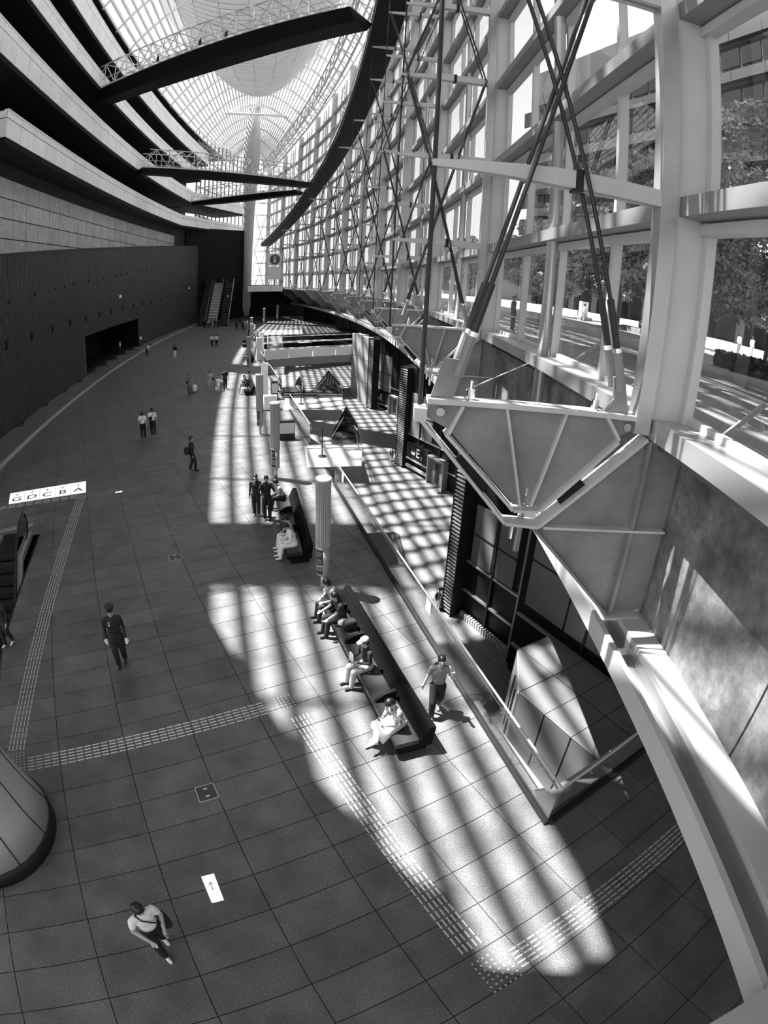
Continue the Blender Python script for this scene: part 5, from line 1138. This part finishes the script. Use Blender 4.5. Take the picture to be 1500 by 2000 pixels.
person('person at the edge of the left escalator pit, one white shoe showing',(-1.27,5.55,0),ang(-.6,-.8),1.66,top='c_dark',bottom='c_dark',shoe='c_white',stride=.1,vox=.02)
# standing pair by the second bench
p=(8.2,10.35,0); t,Hd,U=person('man in dark jacket standing with a camera raised beside the second bench',p,ang(-.3,-1),1.74,top='c_black',bottom='c_black',shoe='c_black',hair='short',vox=.014,arms={-1:((-.1,.14,-.2),(.08,.26,.12)),1:((.1,.14,-.2),(-.04,.26,.12))})
q=local_thing('hand_camera','black camera held up by the standing man','camera',t,rbox((0.02,.3,1.54),(.07,.04,.05)),'c_black'); MB().tube((.02,.33,1.54),(.02,.4,1.54),.035,10).build('lens','rubber',q,local=True)
p=(7.95,10.9,0); t,Hd,U=person('person in dark clothes standing close behind the man with the camera',p,ang(-.6,-1),1.66,top='c_black',bottom='c_black',shoe='c_lightgrey',hair='long',vox=.016)
q=local_thing('umbrella','folded black umbrella held by the person behind the man with the camera','umbrella',t,MB().tube((-.25,.1,.02),(-.25,.06,.5),.012,8,.032).tube((-.25,.06,.5),(-.25,.05,.9),.03,8,.014),'c_black')
# seated people on the benches: position along the bench (metres from its near end), facing the open hall
def seat_on(a,b,s,off=-.28):
    a,b=np.array(a),np.array(b); d=(b-a)/np.linalg.norm(b-a); n=np.array([-d[1],d[0]]); p=a+d*s+n*off; return (p[0],p[1],0),math.atan2(n[1],n[0])
B1=((6.55,-1.68),(7.52,3.95)); B2=((7.62,6.75),(8.95,11.5)); B3=((13.9,32.6),(15.0,37.2)); B4=((19.0,49.2),(20.1,54))
def sitter(bn,s,label,da=0.,**k):
    p,a=seat_on(bn[0],bn[1],s); return person(label,p,a+da,k.pop('H',1.66),pose='sit',**k)
t,Hd,U=sitter(B1,.6,'woman in white skirt and patterned blouse seated at the bench end, head bowed',.25,top='c_pattern',bottom='c_white',shoe='c_white',sleeve='c_pattern',hair='short',lean=.35,vox=NV,headtilt=.4,legs={-1:((-.1,.46,.5),(.06,.62,.1)),1:((.1,.46,.54),(-.12,.66,.34))},arms={-1:((-.06,.1,-.25),(.08,.3,-.24)),1:((.06,.1,-.25),(-.05,.3,-.26))})
MB().strip([[(x,y,z) for x,y,z in ((-.2,-.06,.5),(.2,-.06,.5),(.19,-.06,.64),(-.19,-.06,.64))],[(-.23,.3,.44),(.23,.3,.44),(.19,.3,.62),(-.19,.3,.62)],[(-.24,.56,.3),(.24,.56,.3),(.2,.56,.6),(-.2,.56,.6)]]).build('skirt','c_white',t,True,True)
local_thing('hand_held_phone','small dark phone in the hands of the woman in the white skirt','phone',t,rbox((.0,.52,.82),(.035,.012,.06)),'c_mid')
t,Hd,U=sitter(B1,2.55,'seated man in pale cap and dark jacket with light trousers',.2,top='c_black',bottom='c_lightgrey',shoe='c_black',hair='short',lean=.15,vox=NV,arms={-1:((-.06,.08,-.26),(.1,.3,-.22)),1:((.06,.08,-.26),(-.06,.3,-.2))})
mbc=MB(); 
for a in (0,): mbc.strip([[Hd(.095*math.cos(2*math.pi*i/16),-.01+.112*math.sin(2*math.pi*i/16),1.64) for i in range(16)],[Hd(.092*math.cos(2*math.pi*i/16),-.01+.108*math.sin(2*math.pi*i/16),1.69) for i in range(16)],[Hd(.05*math.cos(2*math.pi*i/16),-.01+.06*math.sin(2*math.pi*i/16),1.735) for i in range(16)]])
mbc.strip([[Hd(-.07,.08,1.645),Hd(.07,.08,1.645),Hd(.07,.08,1.655),Hd(-.07,.08,1.655)],[Hd(-.05,.19,1.63),Hd(.05,.19,1.63),Hd(.05,.19,1.64),Hd(-.05,.19,1.64)]]); mbc.build('cap','c_lightgrey',t,True,True)
local_thing('rolled_paper','white papers held by the seated man in the pale cap','papers',t,rbox((.05,.42,.86),(.1,.012,.12)),'c_white')
t,Hd,U=sitter(B1,4.6,'seated woman with long black hair stretching both bare arms forward',.1,top='c_dark',bottom='c_black',shoe='c_black',sleeve='skin',hair='long',lean=.3,vox=NV,arms={-1:((-.03,.2,-.16),(-.02,.42,-.2)),1:((.03,.2,-.16),(.06,.42,-.22))})
local_thing('black_bag','black bag with white tag on the bench beside the long-haired woman','bag',t,rbox((-.52,.0,.585),(.13,.19,.15)),'c_black')
local_thing('white_wrap','crumpled white cloth on the bench beside the long-haired woman','cloth',t,rbox((-.3,.1,.535),(.09,.15,.1),12,2.2),'c_white')
t,Hd,U=sitter(B1,5.3,'seated woman in patterned blouse at the far end of the near bench',.05,top='c_pattern',bottom='c_black',shoe='c_black',sleeve='skin',hair='bob',lean=.3,vox=NV,headtilt=.3,arms={-1:((-.04,.12,-.24),(.06,.3,-.26)),1:((.04,.12,-.24),(-.02,.3,-.28))})
local_thing('patterned_tote','patterned tote bag beside the woman in patterned blouse','bag',t,rbox((.37,.03,.615),(.11,.18,.18)),'c_pattern')
t,Hd,U=sitter(B2,.55,'seated person in white leaning on the near end of the second bench',.1,top='c_white',bottom='c_white',shoe='c_white',sleeve='c_white',hair='short',lean=.35,vox=.014,headtilt=.3,arms={-1:((-.04,.12,-.24),(.06,.3,-.26)),1:((.04,.12,-.24),(-.02,.3,-.28))})
t,Hd,U=sitter(B2,1.1,'seated companion in pale striped top on the second bench',.1,top='c_lightgrey',bottom='c_white',shoe='c_white',sleeve='skin',hair='short',lean=.3,vox=.014,headtilt=.3,arms={-1:((-.04,.12,-.24),(.06,.3,-.26)),1:((.04,.12,-.24),(-.02,.3,-.28))})
sitter(B2,4.6,'seated man in grey shirt hunched on the far end of the second bench',.1,top='c_lightgrey',bottom='c_black',shoe='c_black',hair='short',lean=.45,vox=.014,arms={-1:((-.04,.14,-.24),(.06,.34,-.26)),1:((.04,.14,-.24),(-.02,.34,-.28))})
for s,lab,tp,bt_ in ((.5,'person in black with white trousers on the third bench','c_black','c_white'),(1.2,'person in dark coat on the third bench','c_black','c_black'),(2.0,'person in white top on the third bench','c_white','c_black')): sitter(B3,s,lab,top=tp,bottom=bt_,shoe='c_black',hair='short',lean=.25,vox=.025)
sitter(B4,1.2,'person with crossed legs on the fourth bench','c_dark' and .1,top='c_lightgrey',bottom='c_dark',shoe='c_black',hair='short',lean=.1,vox=.03)
# people on the high bridge
def br_pt(s,w): a,b=hx(60.6,-14.9),hx(40.3,12.4); d=(b-a).normalized(); n=Vector((-d.y,d.x,0)); return a.lerp(b,s)+n*w+Vector((0,0,33.3))
for s,lab in ((.30,'dark figure crossing the high footbridge near its gallery end'),(.48,'dark figure leaning on the middle of the high footbridge'),(.58,'dark figure on the high footbridge beyond the middle')):
    person(lab,br_pt(s,-1.2),0.3,1.75,top='c_black',bottom='c_black',shoe='c_black',hair='short',vox=.035)
# people outside on the plaza
for (x,y),lab,tp,bt_ in (((1000,626),'dark figure with a trolley walking on the plaza behind the glass','c_black','c_black'),((1250,637),'figure seated low by the plaza planter','c_lightgrey','c_dark'),((1363,655),'figure in white standing on the plaza by the pillars','c_white','c_dark'),((1448,672),'figure in white shirt among the plaza pillars','c_white','c_mid'),((1474,678),'figure in white near the plaza hedge','c_white','c_lightgrey'),((1138,606),'small pale figure by the display case','c_lightgrey','c_lightgrey')):
    p=plaza_at(x,{1000:26.5,1250:48,1138:54.5}.get(x,49)); sit_='seated' in lab
    if sit_:
        sp=thing('stone_planter','low stone planter with a figure seated on its edge','planter',p,ang(1,-.4)-math.pi/2); MB().box(-1.6,1.6,-1.1,.22,0,.4).build('kerb','plaza',sp,local=True); MB().box(-1.45,1.45,-.95,-.2,.4,.46).build('soil','bark',sp,local=True)
    person(lab,p,ang(1,-.4),1.68,pose='sit' if sit_ else 'stand',top=tp,bottom=bt_,shoe='c_black',hair='short',vox=.03)
# riders on the long escalators
for s,lab,du,v in ((.25,'dark rider low on the long escalator by the column',104.8,-3.2),(.5,'rider in pale top halfway up the long escalator',104.8,-3.2),(.75,'rider near the head of the long escalator',104.8,-3.2)):
    b=hx(du+16*s,v,8.5*s+.3); person(lab,b,ang(AX[0],AX[1]),1.68,top='c_lightgrey' if 'pale' in lab else 'c_dark',bottom='c_black',hair='short',vox=.035)
